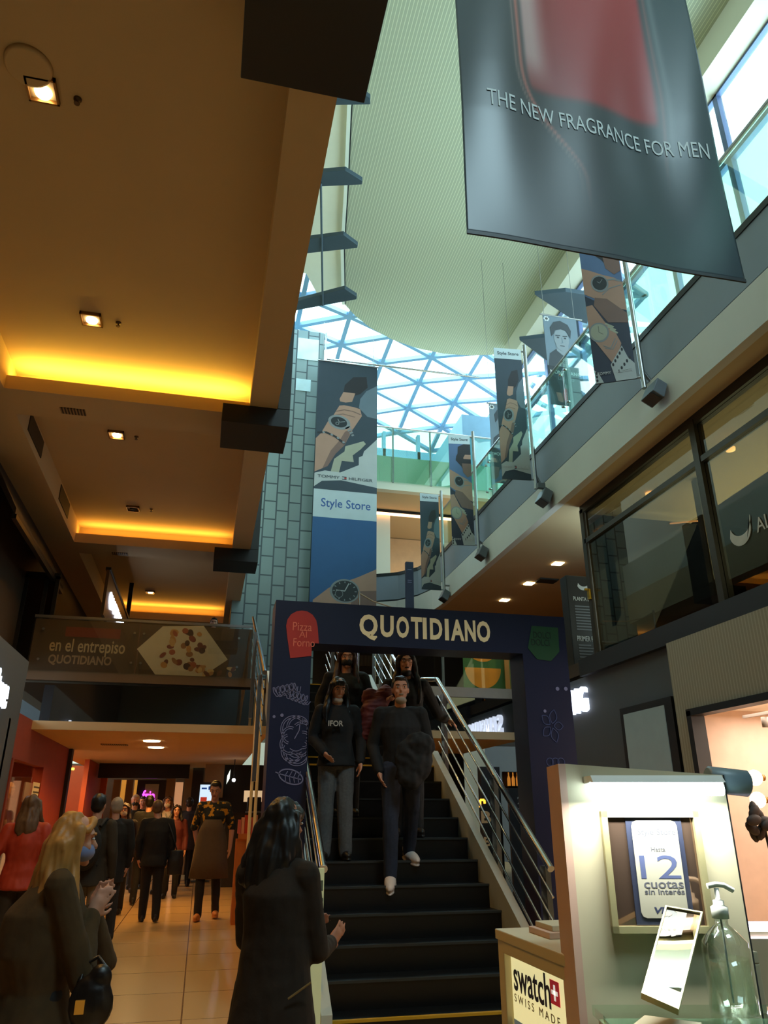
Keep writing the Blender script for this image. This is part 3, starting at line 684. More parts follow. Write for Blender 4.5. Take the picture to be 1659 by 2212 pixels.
MB().m(mat('poster_post', (190,150,84), .5)).rect(f, W*.63, W*.70, q0[1], q1[1]+.35, .03, .06).build('batten', t)
balus('glass_balustrade', 'clear glass balustrade in front of the green half circle poster', 2.6, 5.0, YM-.02, 3.34, .85, 2, PANE)
spot('mezz_lamp', (3.8, 11.3, 5.0), 26, WARM2, 90, target=(3.8, 12.6, 3.8))
# mezzanine back wall and glimpses
b = MB().m(mat('mezz_back', (70,52,34), .7)); b.box(-5, 9.6, 20.6, 20.8, 3.3, 5.8); struct(b.build('wall_mezzanine'))
b = MB().m(GRILLE); b.box(4.0, 5.4, 20.5, 20.6, 5.25, 5.55); tag(b.build('wall_grille'), 'wide slatted wall grille far under the orange ceiling', 'vent')
b = MB().m(mat('tube_amber', (255,180,70), .5, emit=3, noise_amt=0)); p = atY(1073, 1312, 20.4); b.tube((p.x, 20.4, p.z-.25), (p.x, 20.4, p.z+.2), .03); tag(b.build('wall_lamp'), 'upright amber wall lamp far above the blue portal', 'lamp')
spot('mezz_lamp', (-1.0, 16.5, 5.6), 40, WARM, 130); spot('mezz_lamp', (6.5, 18, 5.5), 60, WARM, 130)
# lamps and vents of the low ceiling
for i, (u, v) in enumerate(((328,1600), (337,1614))):
    p = atZ(u, v, 2.5); b = MB().m(LAMP); b.lathe((p.x, p.y, 2.485), [(.13, 0), (.14, .015)], 24)
    tag(b.build('round_lamp'), ['nearer round lamp in the low mezzanine ceiling', 'farther round lamp in the low mezzanine ceiling'][i], 'ceiling light', 'round lamps in the low ceiling')
    spot('round_lamp_beam', (p.x, p.y, 2.44), 70, WARM, 150)
for x, y, pw in ((-1.8, 17.5, 50), (.2, 19.5, 25), (-1.4, 13.0, 60), (.1, 13.2, 55)): spot('low_ceiling_beam', (x, y, 2.44), pw, WARM, 150)
p = atZ(247, 1608, 2.5); tag(MB().m(GRILLE).box(p.x-.22, p.x+.22, p.y-.10, p.y+.10, 2.485, 2.5).build('low_vent'), 'dark slatted vent in the low mezzanine ceiling', 'vent')

# ------------------------------------------------------------------ ground floor shops under the mezzanine
XG = -2.45
SHOPRED = mat('shop_red', (150,54,34), .6); ORANGE = mat('orange_wall', (196,84,16), .6)
b = MB().m(SHOPRED); b.box(XG-.15, XG, 13.2, 15.35, 0, 2.5); b.box(XG-.15, XG, 11.0, 13.2, 2.05, 2.62); b.box(XG-.15, XG, 11.0, 13.2, 0, .35); struct(b.build('wall_shop_red'))
b = MB().m(DARKW); b.box(XG-.15, XG, -4, 11.0, 0, 3.3); struct(b.build('wall_left_ground'))
tag(MB().m(BLACKP).box(XG-.05, XG+.06, 15.3, 15.5, 0, 2.5).build('corner_post'), 'glossy black post at the end of the red shop front', 'post')
b = MB().m(ORANGE); b.box(-4.2, -4.1, 10.6, 15.3, 0, 2.5); b.box(-4.2, XG, 10.5, 10.6, 0, 2.5); b.box(-4.2, XG-.15, 15.2, 15.3, 0, 2.5); b.box(-4.2, XG-.15, 10.5, 15.3, 2.4, 2.5); struct(b.build('wall_shop_window'))
area('shop_window_lamp', (-3.3, 12.3, 2.35), (-3.3, 12.3, 0), 1.0, 2.0, 26, (1, .55, .2))
b = MB().m(mat('window_shelf', (120,60,26), .5)); b.box(-3.8, XG, 11.0, 13.2, .30, .36); struct(b.build('trim_20'))
t = thing('shop_window', 'red framed shop window with two mannequins at the left edge', 'shop window', (XG, 12.2, .36))
MB().m(PANE).box(XG-.06, XG-.05, 11.05, 13.15, .36, 2.05).build('pane', t)
b = MB().m(SHOPRED); b.box(XG-.1, XG+.02, 13.1, 13.2, .36, 2.05); b.box(XG-.1, XG+.02, 11.0, 11.08, .36, 2.05); b.build('frame', t)
p = atX(77, 1712, XG); t = thing('paper_notice', 'white paper notice on the red shop front', 'notice', p)
MB().m(mat('paper', (214,206,196), .7, noise_amt=.03)).box(XG, XG+.004, p.y-.30, p.y+.30, p.z-.14, p.z+.14).build('sheet', t)
f = Fr((XG+.004, p.y-.3, p.z-.14), (0, 1, 0), (0, 0, 1)); b = MB().m(mat('print_dark', (70,66,66), .6))
for z in (.20, .13, .06): b.rect(f, .08, .50, z, z+.025, 0, .002)
b.build('printed_lines', t)
# orange shop further in
b = MB().m(ORANGE); b.box(-4.6, -4.5, 15.5, 20.9, 0, 2.5); b.box(-4.5, -2.3, 20.6, 20.7, 0, 2.5); b.box(XG-.1, XG, 18.2, 20.6, 0, 2.5); struct(b.build('wall_shop_orange'))
area('orange_shop_lamp', (-3.4, 17.0, 2.4), (-3.4, 17, 0), 1.2, 2.0, 40, (1, .48, .10))
b = MB().m(mat('tube_amber', (255,180,70), .5, emit=3, noise_amt=0)); b.tube((-4.3, 18.5, 2.38), (-3.0, 19.8, 2.38), .03); tag(b.build('ceiling_tube'), 'slanted amber tube lamp inside the orange shop', 'lamp')
# back wall with columns, lit windows and door
COLM = mat('stone_column', (150,120,84), .7)
YB = 20.9
sbox('wall_end', -5, 5.1, YB+.6, YB+.8, 0, 2.6, m=mat('end_wall', (112,82,54), .7))
AMB = mat('amber_window', (230,158,62), .6, emit=.55)
def px2x(u): return atY(u, 1763, YB).x
def back(name, u0, u1, z0, z1, mt, dy=0, th=.3): return struct(MB().m(mt).box(px2x(u0), px2x(u1), YB+dy, YB+dy+th, z0, z1).build(name))
back('trim_21', 236, 252, 0, 2.2, COLM); back('trim_22', 264, 280, 0, 2.2, COLM); back('trim_23', 352, 372, 0, 2.3, COLM); back('trim_24', 392, 408, 0, 2.5, COLM)
back('window_6', 252, 264, .6, 2.2, AMB, .2, .05); back('window_7', 281, 290, .6, 2.2, AMB, .2, .05)
back('door_2', 288, 352, 0, 2.2, mat('door_frame', (40,30,22), .5), .1, .1)
b = MB().m(mat('door_view', (120,88,50), .6, emit=.15)); b.box(px2x(306), px2x(336), YB+.06, YB+.1, .4, 2.1); struct(b.build('window_8'))
back('window_9', 371, 389, 0, 2.15, mat('pale_doorway', (232,170,120), .6, emit=.5), .05, .1)
tag(MB().m(DARKM).box(-2.4, px2x(402), YB-1.4, YB-1.2, 2.18, 2.5).build('bulkhead'), 'dark bulkhead beam under the low ceiling, in front of the far doors', 'beam')
t = thing('neon_sign', 'small purple neon shop sign in the far doorway', 'sign', (px2x(305), YB, 1.9)); f = Fr((px2x(300), YB+.03, 0), (1, 0, 0), (0, 0, 1))
text(f, 'fria', .02, .34, 1.70, 1.95, mat('neon_purple', (200,60,220), .5, emit=4, noise_amt=0), t, bold=.02)
# dark cafe counter on the right of the passage
CAFE = mat('cafe_dark', (40,34,30), .5)
b = MB().m(CAFE); b.box(px2x(408), px2x(432), YB, YB+.2, 0, 2.5); b.box(.55, 2.3, 17.2, 17.8, 0, atY(548,1752,17.45).z-.04); b.box(.1, 2.3, 19.4, 19.6, 0, 2.5); struct(b.build('wall_cafe'))
b = MB().m(COLM); b.box(.05, .5, 19.2, 19.4, 1.75, 2.5); struct(b.build('trim_25'))
t = thing('menu_screen', 'tall lit menu screen behind the man in the apron', 'screen', (.02, 18.6, 1.5))
a, c = atY(433, 1695, 18.6), atY(462, 1740, 18.6)
MB().m(BLACKP).box(a.x-.03, c.x+.03, 18.6, 18.66, c.z-.05, a.z+.05).box((a.x+c.x)/2-.03, (a.x+c.x)/2+.03, 18.62, 18.66, 0, c.z).box((a.x+c.x)/2-.2, (a.x+c.x)/2+.2, 18.5, 18.8, 0, .02).build('stand', t)
MB().m(mat('screen_blue', (190,215,235), .4, emit=1.2)).box(a.x, c.x, 18.592, 18.6, c.z, a.z).build('display', t)
f = Fr((a.x, 18.592, c.z), (1, 0, 0), (0, 0, 1)); W, H = c.x-a.x, a.z-c.z
b = MB().m(mat('screen_red', (200,60,40), .5, emit=.6)); b.rect(f, W*.08, W*.5, H*.1, H*.4, 0, .003); b.m(mat('screen_navy', (40,80,160), .5, emit=.5)); b.rect(f, W*.55, W*.9, H*.75, H*.92, 0, .003); b.rect(f, W*.1, W*.45, H*.78, H*.86, 0, .003); b.build('menu_print', t)
p = atY(505, 1685, 17.4); tag(MB().m(mat('spot_white', (255,255,255), .5, emit=30, noise_amt=0)).sph(p, .035).m(BLACKP).lathe((p.x, p.y+.02, p.z), [(.045, 0), (.05, .08)], 12, axis=(0,1,0)).box(p.x-.01, p.x+.01, p.y+.06, p.y+.1, p.z, 2.5).build('bright_spotlight'), 'tiny bright white spotlight above the cafe counter', 'spotlight')
t = thing('wall_lamp', 'slanted white light panel on the cafe wall behind the apron man', 'lamp', atY(493, 1670, 18.9)); q = [atY(u, v, 18.9) for u, v in ((489,1694), (491,1676), (498,1662), (496,1682))]
MB().m(mat('panel_white', (225,235,220), .5, emit=1.5, noise_amt=0)).prism(q, (0, .03, 0)).build('face', t)
t = thing('counter_light_box', 'white lit shelf box on the dark cafe counter', 'light box', atY(548, 1735, 17.7)); a, c = atY(528, 1708, 17.7), atY(570, 1732, 17.7)
MB().m(mat('box_cream', (230,196,150), .5, emit=.7)).box(a.x, c.x, 17.62, 17.8, c.z, a.z).build('body', t)
t = thing('coffee_machine', 'black coffee machine on the cafe counter beside the yellow poles', 'coffee machine', atY(548, 1748, 17.5)); a, c = atY(535, 1722, 17.45), atY(562, 1752, 17.45)
MB().m(BLACKP).box(a.x, c.x, 17.3, 17.6, c.z, a.z).build('body', t, .02); MB().m(STEEL).box(a.x-.02, c.x+.02, 17.2, 17.6, c.z-.04, c.z).build('drip_tray', t)
# display stand and poles by the stairs
t = thing('display_stand', 'orange wooden display stand with boxed goods beside the yellow poles', 'display stand', (.62, 11.4, 0))
WOODO = mat('orange_wood', (190,104,34), .55, noise_amt=.2, scale=8)
a = atY(512, 1800, 11.4); c = atY(556, 1800, 11.4)
MB().m(WOODO).box(a.x, c.x, 11.4, 11.7, 0, 1.05).build('cabinet', t); MB().m(WOODO).box(a.x+.02, c.x+.02, 11.36, 11.42, 1.05, 1.12).build('shelf', t)
MB().m(BRASS).path([(a.x+.08, 11.37, .75), (a.x+.16, 11.37, .75), (a.x+.16, 11.37, .50)], .012, 8).build('handle', t)
cc = [(204,96,80), (222,150,110), (196,60,36), (226,170,130)]
for i in range(6): tag(MB().m(mat('carton_%d' % (i % 4), cc[i % 4], .6)).box(a.x+.01+.045*i, a.x+.05+.045*i, 11.42, 11.56, 1.12, 1.30+.03*(i % 3)).build('carton'), 'small red and peach carton standing on the orange display stand', 'carton', 'cartons on the display stand')
for i, (u0, u1) in enumerate(((548,538), (560,549))):
    p, q = atY(u0+5, 1500, 11.2), atY(u1, 1790, 11.2)
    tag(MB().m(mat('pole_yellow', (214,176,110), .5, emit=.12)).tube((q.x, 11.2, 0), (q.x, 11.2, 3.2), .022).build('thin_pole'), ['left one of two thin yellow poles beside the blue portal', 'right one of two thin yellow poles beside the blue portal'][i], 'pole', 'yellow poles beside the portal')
# left sign, seen end on (its last letter shows)
f = Fr((XG+.03, 8.6, 0), (0, 1, 0), (0, 0, 1)); p = atX(8, 1510, XG+.03)
t = thing('wall_sign', 'white lit store letters on the dark left wall, last letter in frame', 'sign', (XG, 10, p.z))
text(f, 'Style Store', .1, p.y-8.6+.02, p.z-.24, p.z+.28, LETT, t, bold=.01, th=.04)

# shops right of the stairs, under the mezzanine
b = MB().m(mat('kiosk_blue_dark', (22,28,36), .5)); b.box(2.9, 5.05, 14.8, 15.0, 0, 2.5); struct(b.build('wall_far_shop'))
t = thing('dark_vending_panel', 'dark shop panel with glowing orange shape behind the stair rail', 'display', (3.3, 11.6, 0))
a, c = atY(1040, 1700, 11.6), atY(1090, 1860, 11.6)
MB().m(BLACKP).box(a.x, c.x, 11.6, 11.75, 0, a.z+.3).build('panel', t)
f = Fr((a.x, 11.6, 0), (1, 0, 0), (0, 0, 1))
ORL = mat('orange_glow', (255,170,50), .5, emit=2.5, noise_amt=0); TANL = mat('tan_letters', (180,150,110), .6, emit=.1)
q0, q1 = uv((1040,1740), f), uv((1048,1728), f); b = MB().m(ORL); b.stroke(f, [uv(x, f) for x in ((1037,1744), (1037,1728), (1046,1728), (1047,1736))], .035, .002, .006); b.build('glow_mark', t)
a, c = uv((1040,1778), f), uv((1060,1752), f); text(f, 'B', a[0], c[0], a[1], c[1], TANL, t, bold=.03)
a, c = uv((1046,1828), f), uv((1060,1808), f); text(f, 'B', a[0], c[0], a[1], c[1], TANL, t, bold=.03)
t = thing('promo_board', 'dark board with pale lettering standing behind the right handrail', 'sign', (3.9, 11.0, 0))
a, c = atY(1098, 1702, 11.0), atY(1150, 1702, 11.0)
MB().m(mat('board_dark', (26,32,42), .5)).box(a.x, c.x, 11.0, 11.06, 0, a.z).build('board', t)
f = Fr((a.x, 11.0, 0), (1, 0, 0), (0, 0, 1)); DIMW = mat('dim_white', (150,160,165), .6)
a1, c1 = uv((1118,1737), f), uv((1146,1721), f); text(f, '2x1', a1[0], c1[0], a1[1], c1[1], DIMW, t, bold=.02)
a1, c1 = uv((1118,1757), f), uv((1148,1745), f); text(f, 'COC', a1[0], c1[0], a1[1], c1[1], DIMW, t)
t = thing('bar_shelf', 'small lit bar shelf with amber bottles far behind the right handrail', 'shelf', atY(1110, 1700, 14.0)); a, c = atY(1098, 1665, 14.0), atY(1135, 1698, 14.0)
MB().m(CAFE).box(a.x, c.x, 14.0, 14.8, c.z-.04, c.z).box(a.x, c.x, 14.3, 14.34, c.z, a.z).build('board', t)
for i in range(4):
    x = a.x+.06+i*.09; tag(MB().m(mat('bottle_amber', (230,150,60), .3, emit=.5)).lathe((x, 14.15, c.z), [(.03, 0), (.03, .14), (.012, .19), (.012, .25)], 12).build('bottle'), 'small amber bottle on the lit bar shelf behind the handrail', 'bottle', 'bottles on the bar shelf')
spot('bar_lamp', (3.6, 13.2, 2.4), 14, WARM, 120)
# ------------------------------------------------------------------ stairs up to the mezzanine
def stz(i): return .143+.17*i
def sty(i): return 5.50+.2533*i
XA, XB = .90, 2.40
GRAN = mat('black_granite', (7,8,9), .35, noise_amt=.5, scale=60); NOSE = mat('step_edge', (58,62,62), .35, metal=.4); YEL = mat('yellow_strip', (190,146,26), .5)
t = thing('staircase', 'black granite staircase with a yellow first edge, climbing under the blue portal', 'stairs', (1.65, 5.5, 0))
for i in range(11):
    y1 = sty(i+1) if i < 10 else 9.4
    MB().m(GRAN).box(XA, XB, sty(i), y1+.02, 0 if i < 1 else stz(i)-.30, stz(i)).build('step', t)
    MB().m(YEL if i in (0, 10) else NOSE).box(XA, XB, sty(i)-.012, sty(i)+.02, stz(i)-.012, stz(i)+.004).build('nosing', t, 0)
for i in range(8):
    y = 9.4+.28*i; z = stz(10)+.17*(i+1)
    MB().m(GRAN).box(XA, XB, y, y+.30, z-.30, z).build('step', t); MB().m(YEL if i in (0, 7) else NOSE).box(XA, XB, y-.012, y+.02, z-.012, z+.004).build('nosing', t)
SKIRT = mat('stringer_white', (186,188,178), .5)
for x0, x1 in ((XB, XB+.07), (XA-.07, XA)):
    ya, yb = 5.30, 8.1
    MB().m(SKIRT).prism([(x0, ya, 0), (x0, ya, .22), (x0, yb, stz(10)+.16), (x0, 9.4, stz(10)+.16), (x0, 9.4, stz(10)-.35), (x0, yb, stz(10)-.35), (x0, ya+.5, 0)], (x1-x0, 0, 0)).build('stringer', t)
    MB().m(SKIRT).prism([(x0, 9.4, stz(10)-.35), (x0, 9.4, stz(10)+.22), (x0, 11.6, 3.42), (x0, 11.6, 2.85)], (x1-x0, 0, 0)).build('stringer', t)
b = MB().m(GRAN); b.box(XA-.05, XB+.05, 9.3, 9.45, 0, 1.6); b.build('support', t)
def railing(x, side, label, y0, y1, zoff0, z_of, posts, low=-.32):
    t = thing('stair_railing', label, 'handrail', (x, y0, 0))
    def L(d): return [(x, y0, z_of(y0)+d), (x, y1, z_of(y1)+d)]
    MB().m(CHROME).path(L(.91), .026, 14).build('handrail', t)
    b = MB().m(CHROME)
    for d in (.73, .56, .40, .24): MB().m(CHROME).path(L(d), .009, 8).build('bar', t)
    for y in posts: MB().m(STEEL).box(x-.02+side*.035, x+.02+side*.035, y-.05, y+.05, z_of(y)+low, z_of(y)+.80).build('post', t)
    return t
zf = lambda y: .143+.17*(y-5.5)/.2533
tr = railing(2.47, 1, 'chrome stair railing with thin bars on the right of the stairs', 5.42, 8.05, 0, zf, (6.55, 7.95, 5.6))
MB().m(CHROME).path([(2.47, 8.05, zf(8.05)+.91), (2.30, 8.08, zf(8.05)+.91), (2.28, 8.2, zf(8.05)+.86)], .024, 12).build('rail_return', tr)
tl = railing(.84, -1, 'chrome stair railing on the left, ending beside the clapping woman', 5.45, 8.05, 0, zf, (6.6, 7.95))
MB().m(mat('chrome_cap', (196,186,170), .3, metal=.8)).lathe((.84, 5.45, zf(5.45)+.91), [(.03, -.005), (.03, .005)], 16, axis=(0,-1,-.6)).build('end_cap', tl)
z2 = lambda y: stz(10)+.17+.17*(y-9.4)/.28
railing(1.72, -1, 'chrome railing in the middle of the upper flight behind the people', 9.3, 11.5, 0, z2, (9.5, 10.6), -.10)
railing(2.5, 1, 'short chrome railing at the right of the upper flight', 9.4, 11.5, 0, z2, (9.7, 11.2))
railing(.57, -1, 'chrome railing beyond the left leg of the blue portal, rising to the mezzanine', 8.3, 11.6, 0, lambda y: 1.9+.55*(y-8.3) if y < 10.9 else 3.33, (8.5, 10.0))
# small light panel standing beside the first steps
t = thing('floor_light_sign', 'narrow pale green sign panel at the stair foot beside the clapping woman', 'sign', (.80, 5.2, 0))
a, c = atY(676, 1876, 5.25), atY(701, 1876, 5.25)
MB().m(mat('sign_pale', (190,196,150), .5, emit=.25)).box(a.x, c.x, 5.25, 5.29, 0, a.z).build('panel', t)
f = Fr((a.x, 5.25, 0), (1, 0, 0), (0, 0, 1)); W = c.x-a.x; b = MB().m(mat('sign_grey', (84,96,80), .6)); b.rect(f, W*.1, W*.9, a.z-.13, a.z-.07, .001, .003); b.rect(f, W*.1, W*.95, a.z-.19, a.z-.17, .001, .003); b.ell(f, W*.55, a.z-.33, .03, .05, .001, .003); b.build('printed_shapes', t)

# ------------------------------------------------------------------ blue portal
PX0, PX1, PI0, PI1, PZ, PZI, PY, PD = .50, 3.25, .83, 2.80, 3.115, 2.745, 6.4, .32
NAVY = mat('navy_print', (12,20,56), .45, noise_amt=.15, scale=2)
t = thing('entrance_portal', 'dark navy printed portal with cream lettering standing over the stairs', 'portal', (1.9, PY, 0))
MB().m(NAVY).box(PX0, PI0, PY, PY+PD, 0, PZ).build('leg', t); MB().m(NAVY).box(PI1, PX1, PY, PY+PD, 0, PZ).build('leg', t); MB().m(NAVY).box(PI0, PI1, PY, PY+PD, PZI, PZ).build('lintel', t)
f = Fr((0, PY, 0), (1, 0, 0), (0, 0, 1))
PCR = mat('portal_cream', (226,214,170), .6, emit=.10); LINEW = mat('portal_line', (120,122,160), .6)
a, c = uv((776,1376), f), uv((1057,1338), f)
# heavy letters with worn cuts
word = 'QUOTIDIANO'; fr_ = (0, .155, .275, .385, .475, .53, .645, .69, .80, .895); wd = (.135, .10, .095, .085, .03, .095, .03, .105, .085, .105)
for ch, s0, w_ in zip(word, fr_, wd): text(f, ch, a[0]+(c[0]-a[0])*s0, a[0]+(c[0]-a[0])*(s0+w_), a[1]+.01-(.035 if ch == 'Q' else 0), c[1]-.02, PCR, t, 'letter', bold=.035)
REDS = mat('red_sticker', (178,48,38), .55)
arch = [(627,1422), (621,1380), (618,1352), (621,1338), (629,1327), (640,1321), (652,1319), (664,1321), (675,1328), (683,1340), (686,1354), (689,1386)]
arch = [uv(q, f) for q in arch]; arch = arch[:-1]+[(arch[-1][0], PZI), (PI0, PZI), (PI0, uv((673,1417), f)[1])]
st = MB().m(REDS).plate(f, arch[::-1], .001, .004).build('red_sticker', t)
STX = mat('sticker_text', (226,120,96), .6)
for s, q0, q1 in (('Pizza', (632,1362), (674,1346)), ('Al', (646,1377), (663,1364)), ('Forno', (633,1396), (680,1381))):
    a1, c1 = uv(q0, f), uv(q1, f); text(f, s, a1[0], c1[0], a1[1], c1[1], STX, st, d=.004)
gq = [uv(q, f) for q in ((1148,1352), (1205,1356), (1208,1408), (1190,1428), (1160,1424), (1140,1400))]
st = MB().m(mat('green_sticker', (16,70,38), .55)).plate(f, gq[::-1], .001, .004).build('green_sticker', t)
GTX = mat('green_text', (8,34,20), .6)
for s, q0, q1 in (('DOLCI', (1152,1378), (1188,1366)), ('DOLCI', (1148,1394), (1186,1382))):
    a1, c1 = uv(q0, f), uv(q1, f); text(f, s, a1[0], c1[0], a1[1], c1[1], GTX, st, d=.004)
def zig(q0, q1, n, h):
    a, c = uv(q0, f), uv(q1, f); pts = []
    L = math.hypot(c[0]-a[0], c[1]-a[1]); ux, uy = (c[0]-a[0])/L, (c[1]-a[1])/L
    for i in range(n*6+1):
        s = L*i/(n*6); o = h*math.sin(2*PI*i/6); pts.append((a[0]+ux*(s+.4*h*math.cos(2*PI*i/6))-uy*o, a[1]+uy*(s+.4*h*math.cos(2*PI*i/6))+ux*o))
    return pts
b = MB().m(LINEW)
for off in (-.012, .012): b.stroke(f, [(x+off, y) for x, y in zig((594,1496), (642,1484), 5, .045)], .006, .001, .003); b.stroke(f, [(x+off, y) for x, y in zig((622,1498), (664,1514), 5, .04)], .006, .001, .003)
b.build('fusilli_drawing', t)
b = MB().m(LINEW); c0 = uv((640,1598), f)
def clip(pts): return [(min(max(x, PX0+.01), PI0-.008), y) for x, y in pts]
for k in range(9):
    rr = .07+.012*(k % 4); ca = k*.7; cx_, cy_ = c0[0]+.055*math.cos(ca), c0[1]+.10*math.sin(ca)
    for d in (0, .016): b.stroke(f, clip([(cx_+(rr-d)*math.cos(ca+s*.22-1.6), cy_+(rr-d)*math.sin(ca+s*.22-1.6)) for s in range(16)]), .006, .001, .003)
for k in range(4): b.stroke(f, clip([(c0[0]-.05+.1*s/8, c0[1]-.07-.025*k-.02*math.sin(PI*s/8)) for s in range(9)]), .006, .001, .003)
b.stroke(f, clip([uv(q, f) for q in ((636,1596), (646,1578), (648,1562), (656,1554), (664,1560), (666,1572))]), .007, .001, .003)
b.build('pasta_nest_drawing', t)
b = MB().m(LINEW); c0 = uv((629,1678), f); e = [(c0[0]+.10*math.cos(q)*(1 if math.cos(q) < 0 else .95), c0[1]+.055*math.sin(q)-.02*math.cos(q)) for q in [2*PI*i/24 for i in range(25)]]
b.stroke(f, e, .010, .001, .003); b.stroke(f, [(c0[0]-.13, c0[1]+.035), (c0[0]-.09, c0[1]+.02), (c0[0]+.08, c0[1]-.02)], .008, .001, .003)
for k in range(4): x = c0[0]-.05+.035*k; b.stroke(f, [(x, c0[1]+.01-.006*k), (x+.02, c0[1]+.042)], .006, .001, .003); b.stroke(f, [(x, c0[1]+.008-.006*k), (x+.008, c0[1]-.045)], .006, .001, .003)
b.build('leaf_drawing', t)
b = MB().m(LINEW)
for q, r in (((609,1545), .014), ((592,1548), .012), ((1204,1488), .018), ((1222,1488), .018), ((1177,1536), .014)):
    c0 = uv(q, f); MB().m(LINEW).ell(f, c0[0], c0[1], r, r, .001, .003, 16).build('dot_print', t)
b = MB().m(mat('portal_line_dim', (60,72,120), .6)); c0 = uv((1192,1568), f)
for k in range(5):
    ca = k*2*PI/5; b.stroke(f, [(c0[0]+.02*math.cos(ca)+.09*s/10*math.cos(ca)+.035*math.sin(PI*s/10)*math.cos(ca+1.57), c0[1]+.02*math.sin(ca)+.13*s/10*math.sin(ca)+.035*math.sin(PI*s/10)*math.sin(ca+1.57)) for s in range(11)], .006, .001, .003)
    b.stroke(f, [(c0[0]+.02*math.cos(ca)+.09*s/10*math.cos(ca)-.035*math.sin(PI*s/10)*math.cos(ca+1.57), c0[1]+.02*math.sin(ca)+.13*s/10*math.sin(ca)-.035*math.sin(PI*s/10)*math.sin(ca+1.57)) for s in range(11)], .006, .001, .003)
b.build('flower_drawing', t)
b = MB().m(mat('portal_line_dim', (60,72,120), .6))
for k in range(3): c0 = uv((1188+12*k, 1646), f); b.ring(f, c0[0], c0[1], .03, .036, .001, .003, 20)
b.build('ring_drawing', t)
# stanchion on the landing above the portal
t = thing('rope_stanchion', 'thin white post with a sagging rope just above the portal', 'stanchion', (2.0, 12.4, 3.3))
a, c = atY(776, 1278, 12.4), atY(778, 1300, 12.4)
MB().m(CHROME).tube((a.x, 12.4, 3.3), (a.x, 12.4, a.z), .02).build('post', t)
MB().m(mat('rope', (190,160,130), .7)).path([(a.x, 12.4, a.z-.03), (a.x+.25, 12.4, a.z-.16), (a.x+.6, 12.4, a.z-.25), (a.x+1.1, 12.4, a.z-.27)], .012, 8).build('rope', t)
# blue totem + rail glimpsed between the posters
t = thing('blue_totem', 'slim navy totem sign on the far landing left of the hanging posters', 'sign', (3.35, 14.5, 3.3)); a, c = atY(877, 1213, 14.5), atY(893, 1213, 14.5)
MB().m(mat('totem_navy', (28,38,68), .5)).box(a.x, c.x, 14.5, 14.6, 3.3, a.z).build('panel', t); f2 = Fr((a.x, 14.5, 0), (1, 0, 0), (0, 0, 1))
b = MB().m(LINEW)
for z in (.18, .42, .46): b.rect(f2, .03, .12, a.z-z, a.z-z+.015, .001, .003)
b.build('print_lines', t)
balus('steel_railing', 'small steel railing with glass at the foot of the navy totem', 3.1, 3.75, 14.2, 3.3, 1.5, 2, PANE)
# ------------------------------------------------------------------ hanging posters
CLOTHB = mat('banner_back', (70,78,88), .7)
def pr(n, c): return mat('print_'+n, c, .62, noise_amt=.10, scale=3)
SL, SLL, SKIN_P, SKIN_D = pr('slate', (50,62,74)), pr('slate_light', (98,112,124)), pr('skin', (168,130,112)), pr('skin_shade', (120,92,84))
SILV, DIAL, LIGHTC, WHITEC, NAVYP, SKYP, HAIRP = pr('silver', (128,132,136)), pr('dial', (32,36,42)), pr('cloth_light', (160,160,142)), pr('white_shirt', (176,180,180)), pr('navy', (44,50,68)), pr('sky_blue', (84,108,146)), pr('hair', (36,34,40))
TXTD, TXTL, STRIPW, DEEPB, STOREB = pr('text_dark', (44,54,64)), pr('text_light', (196,196,196)), pr('strip_white', (186,198,204)), pr('deep_blue', (36,84,134)), pr('store_blue', (52,88,150))
def S_(fr, W, v0, H):
    class K:  # draws in 0..1 coordinates of one picture area
        def poly(s, b, m, pts, k): b.m(m).plate(fr, [(x*W, v0+y*H) for x, y in pts], .002+.0012*k, .003+.0012*k)
        def ell(s, b, m, x, y, rx, ry, k, rot=0): b.m(m).ell(fr, x*W, v0+y*H, rx*W, ry*H, .002+.0012*k, .003+.0012*k, 24, rot=rot)
        def line(s, b, m, pts, wd, k): b.m(m).stroke(fr, [(x*W, v0+y*H) for x, y in pts], wd*W, .002+.0012*k, .003+.0012*k)
    return K()
def flat(px): return [((x-180)/980, 1-(y-115)/2035) for x, y in px]
